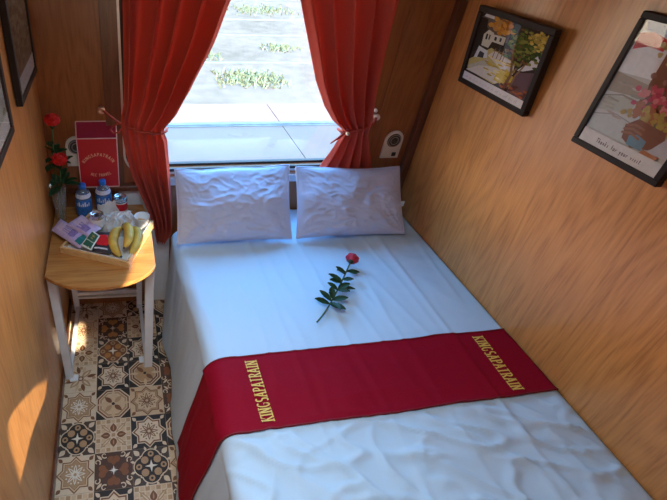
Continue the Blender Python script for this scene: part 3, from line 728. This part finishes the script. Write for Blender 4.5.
b = arc_text('HLC TRAVEL', .256, 1.075, .125, 272, 50, .016, False); b.build('lettering', bx)

# ------------------------------------------------------------------ picture frames
def picture(name_lab, wallx, y1, y2, z1, z2, fw, paintfn, label, group, depth=.026, tilt=0):
    """frame on a side wall: y1 is nearest the window"""
    s = -1 if wallx > 1 else 1
    o = thing('framed_picture', (wallx, (y1 + y2) / 2, z1), label, 'picture', group)
    xs = wallx + s * .0008; xf = wallx + s * depth
    ya, yb2 = min(y1, y2), max(y1, y2)
    def lean(p): return (p[0] + s * tilt * (p[2] - z1) / (z2 - z1), p[1], p[2])
    b = MB()
    def quadframe(mat, z_a, z_b, y_a, y_b): b.box((min(xs, xf), y_a, z_a), (max(xs, xf), y_b, z_b), mat)
    quadframe(FRAME, z1, z1 + fw, ya, yb2); quadframe(FRAME, z2 - fw, z2, ya, yb2)
    quadframe(FRAME_V, z1 + fw, z2 - fw, ya, ya + fw); quadframe(FRAME_V, z1 + fw, z2 - fw, yb2 - fw, yb2)
    b.v = [lean(p) for p in b.v]; b.build('frame', o, bevel=.0035)
    hw, hh = (yb2 - ya) - 2 * fw, (z2 - z1) - 2 * fw; xa = wallx + s * (depth - .0085)
    def fn(u, v, h):
        u = min(max(u, 0), 1); v = min(max(v, 0), 1)
        y = (yb2 - fw - u * hw) if s < 0 else (ya + fw + u * hw)
        return lean((xa + s * h, y, z1 + fw + v * hh))
    P = Paint(fn, .000012); P.rough = .7; paintfn(P); P.b.build('artwork', o)
    b = MB(); xg = wallx + s * (depth - .0045); b.box((min(xg, xg + s * .0015), ya + fw * .8, z1 + fw * .8), (max(xg, xg + s * .0015), yb2 - fw * .8, z2 - fw * .8), PANE); b.v = [lean(p) for p in b.v]; b.build('glass', o)
    return o
def scribble(P, u0, u1, v, h, col, rnd):
    u = u0
    while u < u1:
        n = rnd.randint(3, 6); pts = [(u + k * .012, v + (h if k % 2 else 0) * rnd.uniform(.3, 1)) for k in range(n)]
        P.line(pts, .006, col); u += n * .012 + .02
def paint_street(P):
    r = random.Random(3); P.poly([(0, 0), (1, 0), (1, 1), (0, 1)], (.055, .045, .035))
    P.poly([(.0, .93), (.10, 1), (.5, 1), (.5, .72), (.35, .66)], (.16, .12, .10))
    P.poly([(.04, .95), (.06, .99), (.24, .99), (.2, .95)], (.60, .62, .66))
    P.poly([(.02, .15), (.0, .3), (.30, .58), (.66, .52), (.60, .2), (.5, .12)], (.52, .42, .16))     # lane
    P.poly([(.28, .46), (.36, .56), (.70, .50), (.72, .36), (.6, .34)], (.62, .58, .56))
    P.poly([(.0, .20), (.3, .42), (.34, .34), (.2, .18)], (.48, .46, .38))
    P.poly([(.0, .14), (.52, .14), (.62, .30), (.45, .36), (.2, .28)], (.62, .58, .54)); P.poly([(.48, .18), (.7, .16), (.8, .3), (.62, .4), (.5, .32)], (.60, .42, .06))
    for _ in range(40): P.poly(blob(r.uniform(.28, .75), r.uniform(.17, .50), .05, .014, 6, r), r.choice([(.62, .46, .10), (.55, .38, .06), (.72, .62, .30), (.40, .28, .06)]))
    P.poly([(.0, .38), (.0, .93), (.12, .93), (.16, .6)], (.035, .03, .028))
    P.poly([(.13, .56), (.12, .72), (.18, .80), (.27, .78), (.28, .66), (.25, .56)], (.60, .57, .48)); P.poly([(.26, .66), (.26, .76), (.46, .78), (.46, .67)], (.62, .60, .52))
    for u, v, w, h in ((.16, .66, .03, .08), (.21, .67, .02, .07), (.30, .69, .035, .05), (.38, .70, .03, .05)): P.poly([(u, v), (u + w, v), (u + w, v + h), (u, v + h)], (.05, .05, .06))
    P.poly([(.07, .36), (.10, .54), (.26, .52), (.28, .42)], (.60, .62, .64)); P.poly([(.12, .38), (.14, .48), (.22, .47), (.22, .40)], (.06, .06, .07))
    for u in (.36, .42, .48, .52): P.line([(u, .46), (u + .01, .60)], .012, (.30, .17, .08))
    P.line([(.34, .56), (.56, .58)], .012, (.30, .17, .08))
    for _ in range(60): P.poly(blob(r.gauss(.34, .07), r.gauss(.90, .05), .045, .035, 7, r), r.choice([(.55, .22, .03), (.62, .30, .05), (.40, .14, .02), (.50, .26, .08)]))
    P.poly([(.78, .42), (1, .5), (1, .12), (.72, .12)], (.16, .10, .12)); P.poly([(.76, .44), (1, .78), (1, .56), (.84, .46)], (.66, .64, .68))
    P.line([(.66, .14), (.70, .34), (.66, .52), (.62, .66)], [.05, .04, .03, .02], (.26, .15, .08)); P.line([(.74, .16), (.76, .36), (.86, .6)], [.03, .025, .015], (.30, .18, .10)); P.line([(.69, .36), (.78, .52), (.80, .66)], .02, (.30, .18, .10))
    for _ in range(230):
        u, v = r.gauss(.74, .13), r.gauss(.74, .10)
        if u > .53 and v > .48: P.poly(blob(u, v, .035, .022, 6, r), r.choice([(.07, .13, .03), (.13, .20, .04), (.05, .08, .03), (.26, .26, .06), (.20, .10, .04)]))
    for _ in range(60): P.poly(blob(r.gauss(.92, .06), r.gauss(.88, .05), .03, .022, 6, r), r.choice([(.50, .34, .05), (.36, .26, .06), (.58, .42, .10)]))
    for _ in range(30): P.poly(blob(r.uniform(.6, .98), r.uniform(.12, .24), .03, .02, 6, r), r.choice([(.40, .12, .05), (.14, .06, .05), (.22, .10, .08)]))
    P.poly([(0, 0), (1, 0), (1, .115), (0, .115)], (.64, .60, .60)); scribble(P, .05, .9, .035, .05, (.42, .34, .38), r)
def paint_bouquet_reflections(P):  # room, hand and phone reflected in the glass are painted into the picture
    r = random.Random(9); P.poly([(0, 0), (1, 0), (1, 1), (0, 1)], (.55, .53, .50))
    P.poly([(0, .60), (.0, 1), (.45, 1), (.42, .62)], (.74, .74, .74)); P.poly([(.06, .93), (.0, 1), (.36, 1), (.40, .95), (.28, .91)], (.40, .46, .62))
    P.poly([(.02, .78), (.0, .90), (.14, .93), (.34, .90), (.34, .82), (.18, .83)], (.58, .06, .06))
    P.poly([(.40, .40), (.38, 1), (1, 1), (1, .36)], (.26, .12, .07))
    P.poly([(0, .44), (0, .60), (.40, .58), (.44, .48)], (.40, .33, .26)); P.poly([(0, .28), (0, .40), (.36, .46), (.40, .34)], (.46, .47, .42))
    for _ in range(30): P.poly(blob(r.uniform(0, .4), r.uniform(.14, .56), .08, .012, 6, r), r.choice([(.42, .40, .34), (.54, .53, .48), (.34, .32, .27), (.46, .36, .30)]))
    P.poly([(0, .12), (0, .28), (.5, .24), (.5, .12)], (.52, .54, .53)); P.line([(0, .40), (.2, .45), (.42, .44)], .012, (.30, .28, .24)); P.line([(0, .24), (.25, .30), (.46, .28)], .010, (.36, .35, .33))
    for cx, cy, sx_, sy_, n, cs in ((.62, .82, .12, .06, 70, [(.45, .32, .10), (.34, .26, .07), (.55, .44, .20)]), (.74, .66, .14, .06, 70, [(.38, .20, .16), (.44, .26, .20), (.30, .16, .12)]), (.66, .50, .15, .06, 80, [(.55, .10, .13), (.46, .06, .10), (.62, .22, .22)]), (.64, .36, .14, .045, 80, [(.52, .38, .10), (.42, .30, .08), (.40, .16, .08)])):
        for _ in range(n): P.poly(blob(r.gauss(cx, sx_), r.gauss(cy, sy_), .035, .024, 7, r), r.choice(cs))
    P.poly([(.46, .16), (.42, .26), (.52, .34), (.84, .32), (.90, .24), (.78, .16), (.6, .12)], (.26, .12, .08)); P.poly([(.54, .13), (.52, .20), (.60, .23), (.72, .21), (.72, .13)], (.18, .30, .38))
    for k in range(3): P.line([(.42, .20 + .03 * k), (.52, .22 + .035 * k), (.64, .20 + .04 * k)], .018, (.34, .17, .11))
    P.poly([(.78, .14), (1, .16), (1, .30), (.88, .28)], (.48, .46, .50)); P.poly([(.70, .10), (.74, .15), (.92, .14), (.9, .1)], (.44, .19, .10))
    P.poly([(0, 0), (1, 0), (1, .115), (0, .115)], (.62, .60, .60))
    # handwritten caption
    import itertools
    cap = {'f': [[(.3, 0), (.2, .8), (.4, .95)], [(.1, .5), (.4, .5)]], 'o': [arc(.25, .25, .18, .25, 0, 360, 10)], 'r': [[(.1, 0), (.15, .5), (.2, .4), (.4, .5)]], 'y': [[(.1, .5), (.25, .1)], [(.42, .5), (.15, -.35)]], 'u': [[(.08, .5), (.1, .1), (.25, 0), (.38, .15), (.4, .5), (.42, 0)]],
           'v': [[(.08, .5), (.24, 0), (.4, .5)]], 'i': [[(.15, 0), (.17, .5)], [(.18, .68), (.19, .74)]], 's': [[(.36, .45), (.15, .42), (.15, .3), (.33, .2), (.3, .02), (.08, .06)]], 't': [[(.2, .85), (.18, .1), (.3, 0)], [(.05, .55), (.36, .55)]],
           'h': [[(.1, 0), (.15, .95)], [(.12, .3), (.28, .5), (.36, .4), (.36, 0)]], 'a': [arc(.22, .25, .17, .25, 20, 340, 9), [(.38, .5), (.38, 0)]], 'n': [[(.1, 0), (.12, .5)], [(.12, .35), (.28, .5), (.36, .4), (.37, 0)]], 'k': [[(.1, 0), (.14, .95)], [(.38, .5), (.14, .22), (.38, 0)]],
           'T': [[(.25, 0), (.28, .9)], [(0, .88), (.55, .95)]]}
    u = .22; sc = .042
    for ch in 'Thanks for your visit':
        for s in cap.get(ch, []): P.line([(u + px * sc, .038 + py * sc * .95) for px, py in s], .0075, (.16, .10, .13))
        u += (.5 if ch != ' ' else .4) * sc * (1 if ch != 'i' else .7) + .008
def paint_field(P):
    r = random.Random(21); P.poly([(0, 0), (1, 0), (1, 1), (0, 1)], (.18, .13, .085))
    for _ in range(160): P.poly(blob(r.uniform(.05, .95), r.uniform(.2, .98), .07, .03, 7, r), r.choice([(.15, .10, .06), (.22, .16, .10), (.12, .09, .06), (.26, .20, .13)]))
    for _ in range(40): u = r.random(); P.line([(u, r.uniform(.15, .3)), (u + r.uniform(-.05, .05), r.uniform(.35, .6))], .008, (.10, .07, .05))
    P.poly([(0, 0), (1, 0), (1, .15), (0, .15)], (.50, .48, .46)); scribble(P, .2, .8, .05, .05, (.2, .15, .15), r)
def paint_river(P):
    r = random.Random(33); P.poly([(0, 0), (1, 0), (1, 1), (0, 1)], (.42, .44, .42))
    for _ in range(120): P.poly(blob(r.uniform(.05, .95), r.uniform(.15, .98), .08, .03, 7, r), r.choice([(.36, .38, .36), (.50, .50, .47), (.24, .28, .22), (.40, .36, .28)]))
    P.poly([(0, 0), (1, 0), (1, .13), (0, .13)], (.56, .56, .55))
picture('a', 2.0, -.192, -.632, 1.497, 1.830, .024, paint_street, 'dark-framed picture of a street and trees, high on the right wall', 'framed pictures on the right wall', .030, .030)
picture('b', 2.0, -.869, -1.199, 1.506, 1.941, .021, paint_bouquet_reflections, 'dark-framed picture with handwritten caption, at the right edge of the photo', 'framed pictures on the right wall')
picture('c', 0.0, -.075, -.495, 1.503, 1.960, .026, paint_field, 'dark-framed brown picture on the left wall, nearest the window', 'framed pictures on the left wall')
picture('d', 0.0, -.690, -1.130, 1.495, 1.960, .026, paint_river, 'dark-framed picture cut off by the left edge of the photo', 'framed pictures on the left wall')

# ------------------------------------------------------------------ table
ZT = .765
tb = thing('side_table', (.25, -.35, 0), 'small wooden table with curved front and white metal legs by the left wall', 'table')
out = [(.010, -.035), (.010, -.587)] + [(p.x, p.y) for p in bez([(.010, -.587, 0), (.10, -.700, 0), (.30, -.725, 0), (.46, -.660, 0), (.502, -.555, 0)], 18)][1:] + [(.500, -.24), (.488, -.12), (.47, -.035)]
b = MB(); b.prism(out, ZT - .020, ZT, TABLE); b.build('table_top', tb, bevel=.003)
def bar(a, c, w, d, name):
    a, c = Vector(a), Vector(c); t = (c - a).normalized(); s = t.cross(Vector((0, 1, 0)))
    if s.length < .1: s = t.cross(Vector((1, 0, 0)))
    s.normalize(); e = t.cross(s); b = MB()
    vs = [p + s * w / 2 * i + e * d / 2 * j for p in (a, c) for i, j in ((-1, -1), (1, -1), (1, 1), (-1, 1))]
    b.add(vs, [(0, 1, 2, 3), (7, 6, 5, 4), (0, 4, 5, 1), (1, 5, 6, 2), (2, 6, 7, 3), (3, 7, 4, 0)], WPAINT); return b.build(name, tb, bevel=.003)
bar((.036, -.550, .0005), (.028, -.545, ZT - .0205), .040, .034, 'leg'); bar((.462, -.517, .0005), (.478, -.500, ZT - .0205), .044, .034, 'leg')
bar((.050, -.045, .0005), (.045, -.06, ZT - .0205), .034, .030, 'leg'); bar((.435, -.055, .0005), (.445, -.07, ZT - .0205), .034, .030, 'leg')
bar((.065, -.060, .155), (.425, -.065, .150), .026, .022, 'stretcher'); bar((.065, -.060, .118), (.425, -.065, .113), .014, .018, 'stretcher')
bar((.042, -.535, .030), (.056, -.060, .030), .026, .022, 'side_rail'); bar((.452, -.500, .030), (.440, -.070, .030), .022, .022, 'side_rail')
bar((.034, -.53, ZT - .04), (.045, -.06, ZT - .04), .03, .036, 'apron'); bar((.470, -.49, ZT - .04), (.445, -.07, ZT - .04), .03, .036, 'apron')
for p, dx in (((.060, -.565), .03), ((.435, -.48), -.02)):
    b = MB(); b.box((p[0] - .022, p[1] - .02, .0005), (p[0] + .022, p[1] + .02, .012), WPAINT); b.build('foot_plate', tb, bevel=.003)

# tray
A = math.atan2(-.139, .316); ca, sa = math.cos(A), math.sin(A)
TO = Vector((.066, -.430, ZT + .0006)); TW, TD = .342, .336
def tl(p): return Vector((TO.x + p.x * ca - p.y * sa, TO.y + p.x * sa + p.y * ca, TO.z + p.z))
tray = thing('wooden_tray', tl(Vector((TW / 2, TD / 2, 0))), 'shallow pine tray of snacks and fruit on the small table', 'tray')
PAPER = principled('white_tray_lining', (.74, .72, .68), .7, var=.03)
b = MB(); b.box((0, 0, 0), (TW, TD, .006), TRAY, fn=tl); b.build('tray_base', tray)
b = MB(); b.box((0, 0, .006), (TW, .010, .034), TRAY, fn=tl); b.build('front_rail', tray, bevel=.0015)
b = MB(); b.box((TW - .010, .010, .006), (TW, TD, .042), TRAY, fn=tl); b.build('side_rail', tray, bevel=.0015)
b = MB(); b.box((0, .010, .006), (.010, TD, .034), TRAY, fn=tl); b.build('side_rail', tray, bevel=.0015)
b = MB(); b.box((.010, TD - .010, .006), (TW - .010, TD, .042), TRAY, fn=tl); b.build('back_rail', tray, bevel=.0015)
b = MB(); b.box((.012, .012, .0062), (TW - .012, TD - .012, .0072), PAPER, fn=tl); b.box((TW - .0125, .012, .0072), (TW - .0103, TD - .012, .0445), PAPER, fn=tl); b.box((.012, .0103, .0072), (TW - .012, .012, .0365), PAPER, fn=tl); b.build('paper_lining', tray)
# bananas: one bunch
YEL = principled('ripe_banana', (.62, .40, .065), .5, var=.22, vscale=28); TIP = principled('banana_tip', (.05, .035, .02), .7, var=.2)
bn = thing('banana_bunch', (.36, -.40, ZT + .02), 'bunch of three yellow bananas in the front right corner of the tray', 'bananas')
hub = Vector((.362, -.335, ZT + .058))
for path, rr in (([hub + Vector((-.008, 0, 0)), (.318, -.35, ZT + .068), (.285, -.44, ZT + .044), (.345, -.522, ZT + .036)], .0235),
                 ([hub + Vector((.0, .0, .008)), (.385, -.355, ZT + .104), (.405, -.43, ZT + .092), (.364, -.503, ZT + .070)], .0225),
                 ([hub + Vector((.018, 0, 0)), (.455, -.360, ZT + .072), (.435, -.44, ZT + .044), (.388, -.520, ZT + .036)], .0235)):
    pts = bez(path, 18); rad = [rr * interp([(0, .38), (.1, .5), (.25, .95), (.5, 1.05), (.8, .95), (.93, .65), (1, .25)], k / 18) for k in range(19)]
    b = MB(); b.tube(pts, rad, YEL, 12); o = b.build('banana', bn, smooth=True)
    b = MB(); b.tube([pts[-1], pts[-1] + (pts[-1] - pts[-2]).normalized() * .006], .0055, TIP, 8); b.build('banana_tip', o, smooth=True)
b = MB(); b.tube([hub + Vector((.0, -.004, 0)), hub + Vector((.004, .02, .010))], [.013, .009], TIP, 8); b.build('bunch_stem', bn, smooth=True)
# cans
STEEL = principled('can_metal', (.62, .63, .63), .25, .85, var=.05)
def can(x, y, z, R, H, bodyfn, label, name, cat, mats):
    o = thing(name, (x, y, z), label, cat)
    b = MB(); n = 24; prof = [(R * .78, 0), (R * .95, .006), (R, .014)] + [(R, .014 + (H - .030) * k / n) for k in range(1, n + 1)] + [(R * .88, H - .004), (R * .90, H)]
    b.lathe(prof, (x, y, z), mats, 28, mat_fn=lambda i: bodyfn((i - 2) / n) if 2 <= i <= n + 1 else STEEL); b.build('can_body', o, smooth=True)
    b = MB(); b.lathe([(R * .90, H), (R * .84, H + .001), (R * .80, H - .006), (0, H - .006)], (x, y, z), STEEL, 28); b.build('can_lid', o, smooth=True)
    b = MB(); b.prism([(x + .010 * math.cos(k * .628) , y - .004 + .014 * math.sin(k * .628)) for k in range(10)], z + H - .0055, z + H - .0035, principled('dark_tab', (.10, .10, .10), .3, .8)); b.build('pull_tab', o, smooth=False)
    return o
CR = principled('cola_red', (.52, .012, .02), .3, var=.05); CW = principled('can_white', (.70, .70, .68), .35, var=.04); CBK = principled('can_black', (.03, .03, .03), .35)
can(.352, -.118, ZT + .001, .037, .105, lambda t: CR if .28 < t < .80 else (CBK if t >= .90 else CW), 'red and white soda can with dark rim behind the tray', 'soda_can', 'can', CR)
P2 = [(.300 + .0, 0)]
can(.236, -.268, ZT + .0085, .037, .096, lambda t: CW if t > .25 else principled('can_green', (.22, .30, .20), .35), 'pale white-green can in the back left of the tray', 'drink_can', 'can', CW)
# white wave on the soda can
# bottles
BLUE = principled('blue_cap', (.01, .13, .52), .35, var=.05); BLAB = principled('blue_label', (.03, .16, .50), .4, var=.3, vscale=45); WATER = glassy('bottle_plastic', (.72, .83, .95), refl=.10, opac=.16, opcol=(.5, .65, .85)); LABW = principled('label_pale', (.58, .60, .72), .45, var=.2, vscale=70)
def bottle(x, y, label):
    z = ZT + .001; R = .041
    o = thing('water_bottle', (x, y, z), label, 'bottle', 'water bottles behind the tray')
    b = MB(); b.lathe([(r_, h_ * .90) for r_, h_ in [(0, .002), (R * .8, 0), (R, .010), (R, .030), (R * .96, .034), (R, .038), (R, .120), (R * .97, .130), (R * .86, .148), (R * .60, .166), (.016, .176), (.0145, .186), (.0145, .190)]], (x, y, z), WATER, 28); b.build('bottle_body', o, smooth=True)
    b = MB(); b.lathe([(r_, h_ * .90) for r_, h_ in [(R + .0006, .024), (R + .0008, .025), (R + .0008, .122), (R + .0006, .123)]], (x, y, z), BLAB, 28); lb = b.build('label', o, smooth=True)
    b = MB()
    for k in range(7):
        a = -math.pi / 2 + (k - 3) * .24
        def fn(i, j, a=a): aa = a + (i - .5) * .17; return Vector((x + (R + .0016) * math.cos(aa), y + (R + .0016) * math.sin(aa), z + .076 + .027 * j * (.7 + .3 * math.sin(k * 2.1))))
        b.grid(fn, 2, 1, LABW)
    b.build('label_print', lb)
    b = MB(); b.lathe([(r_, h_ * .90) for r_, h_ in [(.041 * .97, .131), (.041 * .93, .139), (.041 * .80, .153)]], (x, y, z + .0012), LABW, 28); b.build('neck_band', o, smooth=True)
    b = MB(); b.lathe([(r_, h_ * .90) for r_, h_ in [(.0178, .183), (.0182, .186), (.0178, .206), (.015, .209), (0, .209)]], (x, y, z), BLUE, 24); b.build('cap', o, smooth=True)
bottle(.166, -.118, 'blue-capped water bottle nearest the vase, behind the tray')
bottle(.266, -.086, 'blue-capped water bottle between the other bottle and the soda can')
# packets
def packet(corners, thick, mats, label, name, cat, group=None, seed=1, dec=None):
    c = [Vector(p) for p in corners]; n = (c[1] - c[0]).cross(c[3] - c[0]).normalized()
    if n.z < 0: n = -n
    o = thing(name, sum(c, Vector()) / 4, label, cat, group)
    def f(u, v, side):
        p = c[0].lerp(c[1], u).lerp(c[3].lerp(c[2], u), v); h = (max(0, 1 - (2 * u - 1) ** 4) * max(0, 1 - (2 * v - 1) ** 4)) ** .7
        return p + n * (side * thick * h + .003 * h * nz(u * 7, v * 7, seed) + .002 * math.sin(u * 60) * (1 - h) * .4)
    b = MB(); b.grid(lambda u, v: f(u, v, 1), 24, 24, mats[0]); b.grid(lambda u, v: f(1 - u, v, -.15), 24, 24, mats[0]); b.build('wrapper', o, smooth=True)
    if dec:
        for nm, polys in dec:
            b = MB()
            for (u0, v0, u1, v1, m) in polys: b.grid(lambda i, j: f(lerp(u0, u1, i), lerp(v0, v1, j), 1) + n * .0008, 8, 8, m)
            b.build(nm, o, smooth=True)
    return o
LIL = principled('lilac_wrapper', (.50, .38, .58), .35, var=.12, vscale=35); LILD = principled('violet_print', (.25, .17, .38), .4, var=.3, vscale=60); TEAL = principled('teal_print', (.02, .16, .17), .4); PINKW = principled('pink_print', (.62, .45, .55), .4, var=.15, vscale=60)
packet([(.014, -.290, ZT + .034), (.158, -.462, ZT + .046), (.218, -.405, ZT + .052), (.052, -.200, ZT + .038)], .014, [LIL], 'lilac snack packet leaning over the left rim of the tray', 'snack_packet', 'snack packet', 'lilac snack packets', 1,
       [('print', [(.12, .2, .5, .8, PINKW), (.30, .25, .68, .75, LILD), (.78, .15, .95, .85, TEAL)])])
packet([(.088, -.284, ZT + .058), (.195, -.396, ZT + .062), (.258, -.330, ZT + .060), (.158, -.206, ZT + .062)], .014, [LIL], 'lilac snack packet lying beside the pale can, behind the tea sachet', 'snack_packet', 'snack packet', 'lilac snack packets', 2,
       [('print', [(.15, .2, .55, .85, PINKW), (.4, .12, .85, .5, LILD)])])
DGR = principled('dark_green_card', (.02, .10, .05), .5, var=.15); CRB = principled('cream_card', (.66, .63, .50), .5, var=.04); GOLDC = principled('ochre_print', (.45, .26, .05), .5, var=.1)
packet([(.166, -.458, ZT + .062), (.212, -.500, ZT + .060), (.252, -.398, ZT + .066), (.214, -.352, ZT + .068)], .003, [CRB], 'small green tea sachet with cream border on the front rim of the tray', 'tea_sachet', 'tea sachet', None, 4,
       [('print', [(.10, .08, .90, .40, DGR), (.10, .44, .90, .92, DGR)]), ('emblem', [(.36, .55, .64, .78, GOLDC)])])
BLK = principled('black_wrapper', (.025, .022, .03), .35, var=.3, vscale=50); REDP = principled('bright_red_print', (.65, .012, .015), .4, var=.1, vscale=50); WHP = principled('white_print', (.62, .62, .62), .4)
packet([(.216, -.478, ZT + .040), (.300, -.508, ZT + .040), (.312, -.352, ZT + .052), (.226, -.345, ZT + .052)], .012, [BLK], 'black packet with red print in the middle of the tray', 'coffee_packet', 'packet', None, 6,
       [('print', [(.08, .34, .92, .66, REDP), (.22, .26, .78, .76, REDP)]), ('caption_print', [(.10, .10, .82, .16, WHP)])])
# crumpled clear bag
BAG = glassy('clear_plastic_film', (.95, .95, .95), refl=.22, rough=.22, opac=.5, opcol=(.85, .84, .82))
b = MB()
def fbag(u, v):
    x = lerp(.262, .430, u); y = lerp(-.340, -.200, v); h = (max(0, 1 - (2 * u - 1) ** 4) * max(0, 1 - (2 * v - 1) ** 4)) ** .5
    r_ = noise.ridged_multi_fractal(Vector((u * 3.6, v * 3.1, 2.2)), 1.0, 2.2, 3, 1.0, 2.0)
    return Vector((x + .018 * nz(u * 6, v * 6, 1), y + .018 * nz(u * 6, v * 6, 5), ZT + .012 + h * (.042 + .026 * r_)))
b.grid(fbag, 60, 44, BAG); o = b.build('plastic_bag', loc=(.37, -.25, ZT + .012)); tag(o, 'crumpled clear plastic bag behind the bananas in the tray', 'plastic bag')
b = MB(); b.lathe([(0, .002), (.028, .0), (.030, .004), (.038, .066), (.0395, .068), (.037, .068), (.029, .007), (0, .006)], (.456, -.262, ZT + .0085), principled('white_cup', (.76, .75, .73), .35, var=.03), 28)
tag(b.build('white_cup', smooth=True, loc=(.456, -.262, ZT)), 'plain white cup in the back right corner of the tray', 'cup')
b = MB(); b.lathe([(0, .002), (.026, .0), (.028, .004), (.033, .055), (.034, .056), (.032, .056), (.027, .007), (0, .006)], (.335, -.225, ZT + .0085), MATS['white_cup'], 28)
tag(b.build('white_cup', smooth=True, loc=(.335, -.225, ZT)), 'white cup wrapped in clear plastic in the middle of the tray', 'cup')
# napkin sheet standing between the bottles and the bag
b = MB()
def fnap(u, v):
    x = lerp(.235, .345, u); return Vector((x, -.180 - .02 * math.sin(u * 5) + .02 * v + .006 * nz(u * 9, v * 5), ZT + .012 + v * (.075 + .022 * math.sin(u * 3.14) + .014 * nz(u * 8, 3))))
b.grid(fnap, 26, 14, principled('white_tissue', (.78, .76, .74), .8, var=.03, trans=.2)); o = b.build('paper_napkin', smooth=True, loc=(.29, -.18, ZT + .01), solid=.0008); tag(o, 'crumpled white paper napkin standing in front of the water bottles', 'napkin')

# vase with two roses
vx, vy = .054, -.172
b = MB(); b.lathe([(0, .004), (.020, .0), (.022, .003), (.026, .06), (.036, .15), (.043, .215), (.045, .217), (.041, .215), (.034, .15), (.024, .06), (.019, .012), (0, .012)], (vx, vy, ZT + .0008), VGLASS, 28)
o = b.build('glass_vase', smooth=True, loc=(vx, vy, ZT)); tag(o, 'tall clear glass vase holding roses by the left wall', 'vase')
rose([(vx - .004, vy + .002, ZT + .016), (vx - .002, vy - .004, ZT + .15), (vx - .004, vy - .002, ZT + .34), (.066, -.150, 1.275)], .028, RED,
     [(.70, (-.030, -.050, .006), .036), (.74, (.062, .02, .014), .042), (.66, (.07, .03, -.02), .045), (.80, (-.028, .045, .01), .036), (.84, (-.02, -.035, .03), .026), (.68, (.03, -.055, -.02), .04), (.76, (-.03, -.03, .045), .036), (.62, (.085, .045, .03), .042), (.72, (.03, .04, .05), .04), (.64, (-.025, -.085, .01), .044)],
     'upper red rose standing in the glass vase', 5, 'red roses in the vase', )
rose([(vx + .006, vy - .004, ZT + .016), (vx + .010, vy - .004, ZT + .13), (vx + .018, vy - .012, ZT + .22), (.080, -.185, 1.095)], .029, RED,
     [(.62, (-.045, -.085, -.005), .042), (.64, (.085, .0, .035), .040), (.70, (-.040, -.05, .03), .040), (.80, (.03, .05, .02), .034), (.66, (-.045, .03, .04), .045), (.68, (.095, -.02, .0), .042), (.72, (-.03, -.085, .02), .042), (.64, (.045, .05, .045), .042)],
     'lower red rose in the vase, in front of the wall plate', 8, 'red roses in the vase')
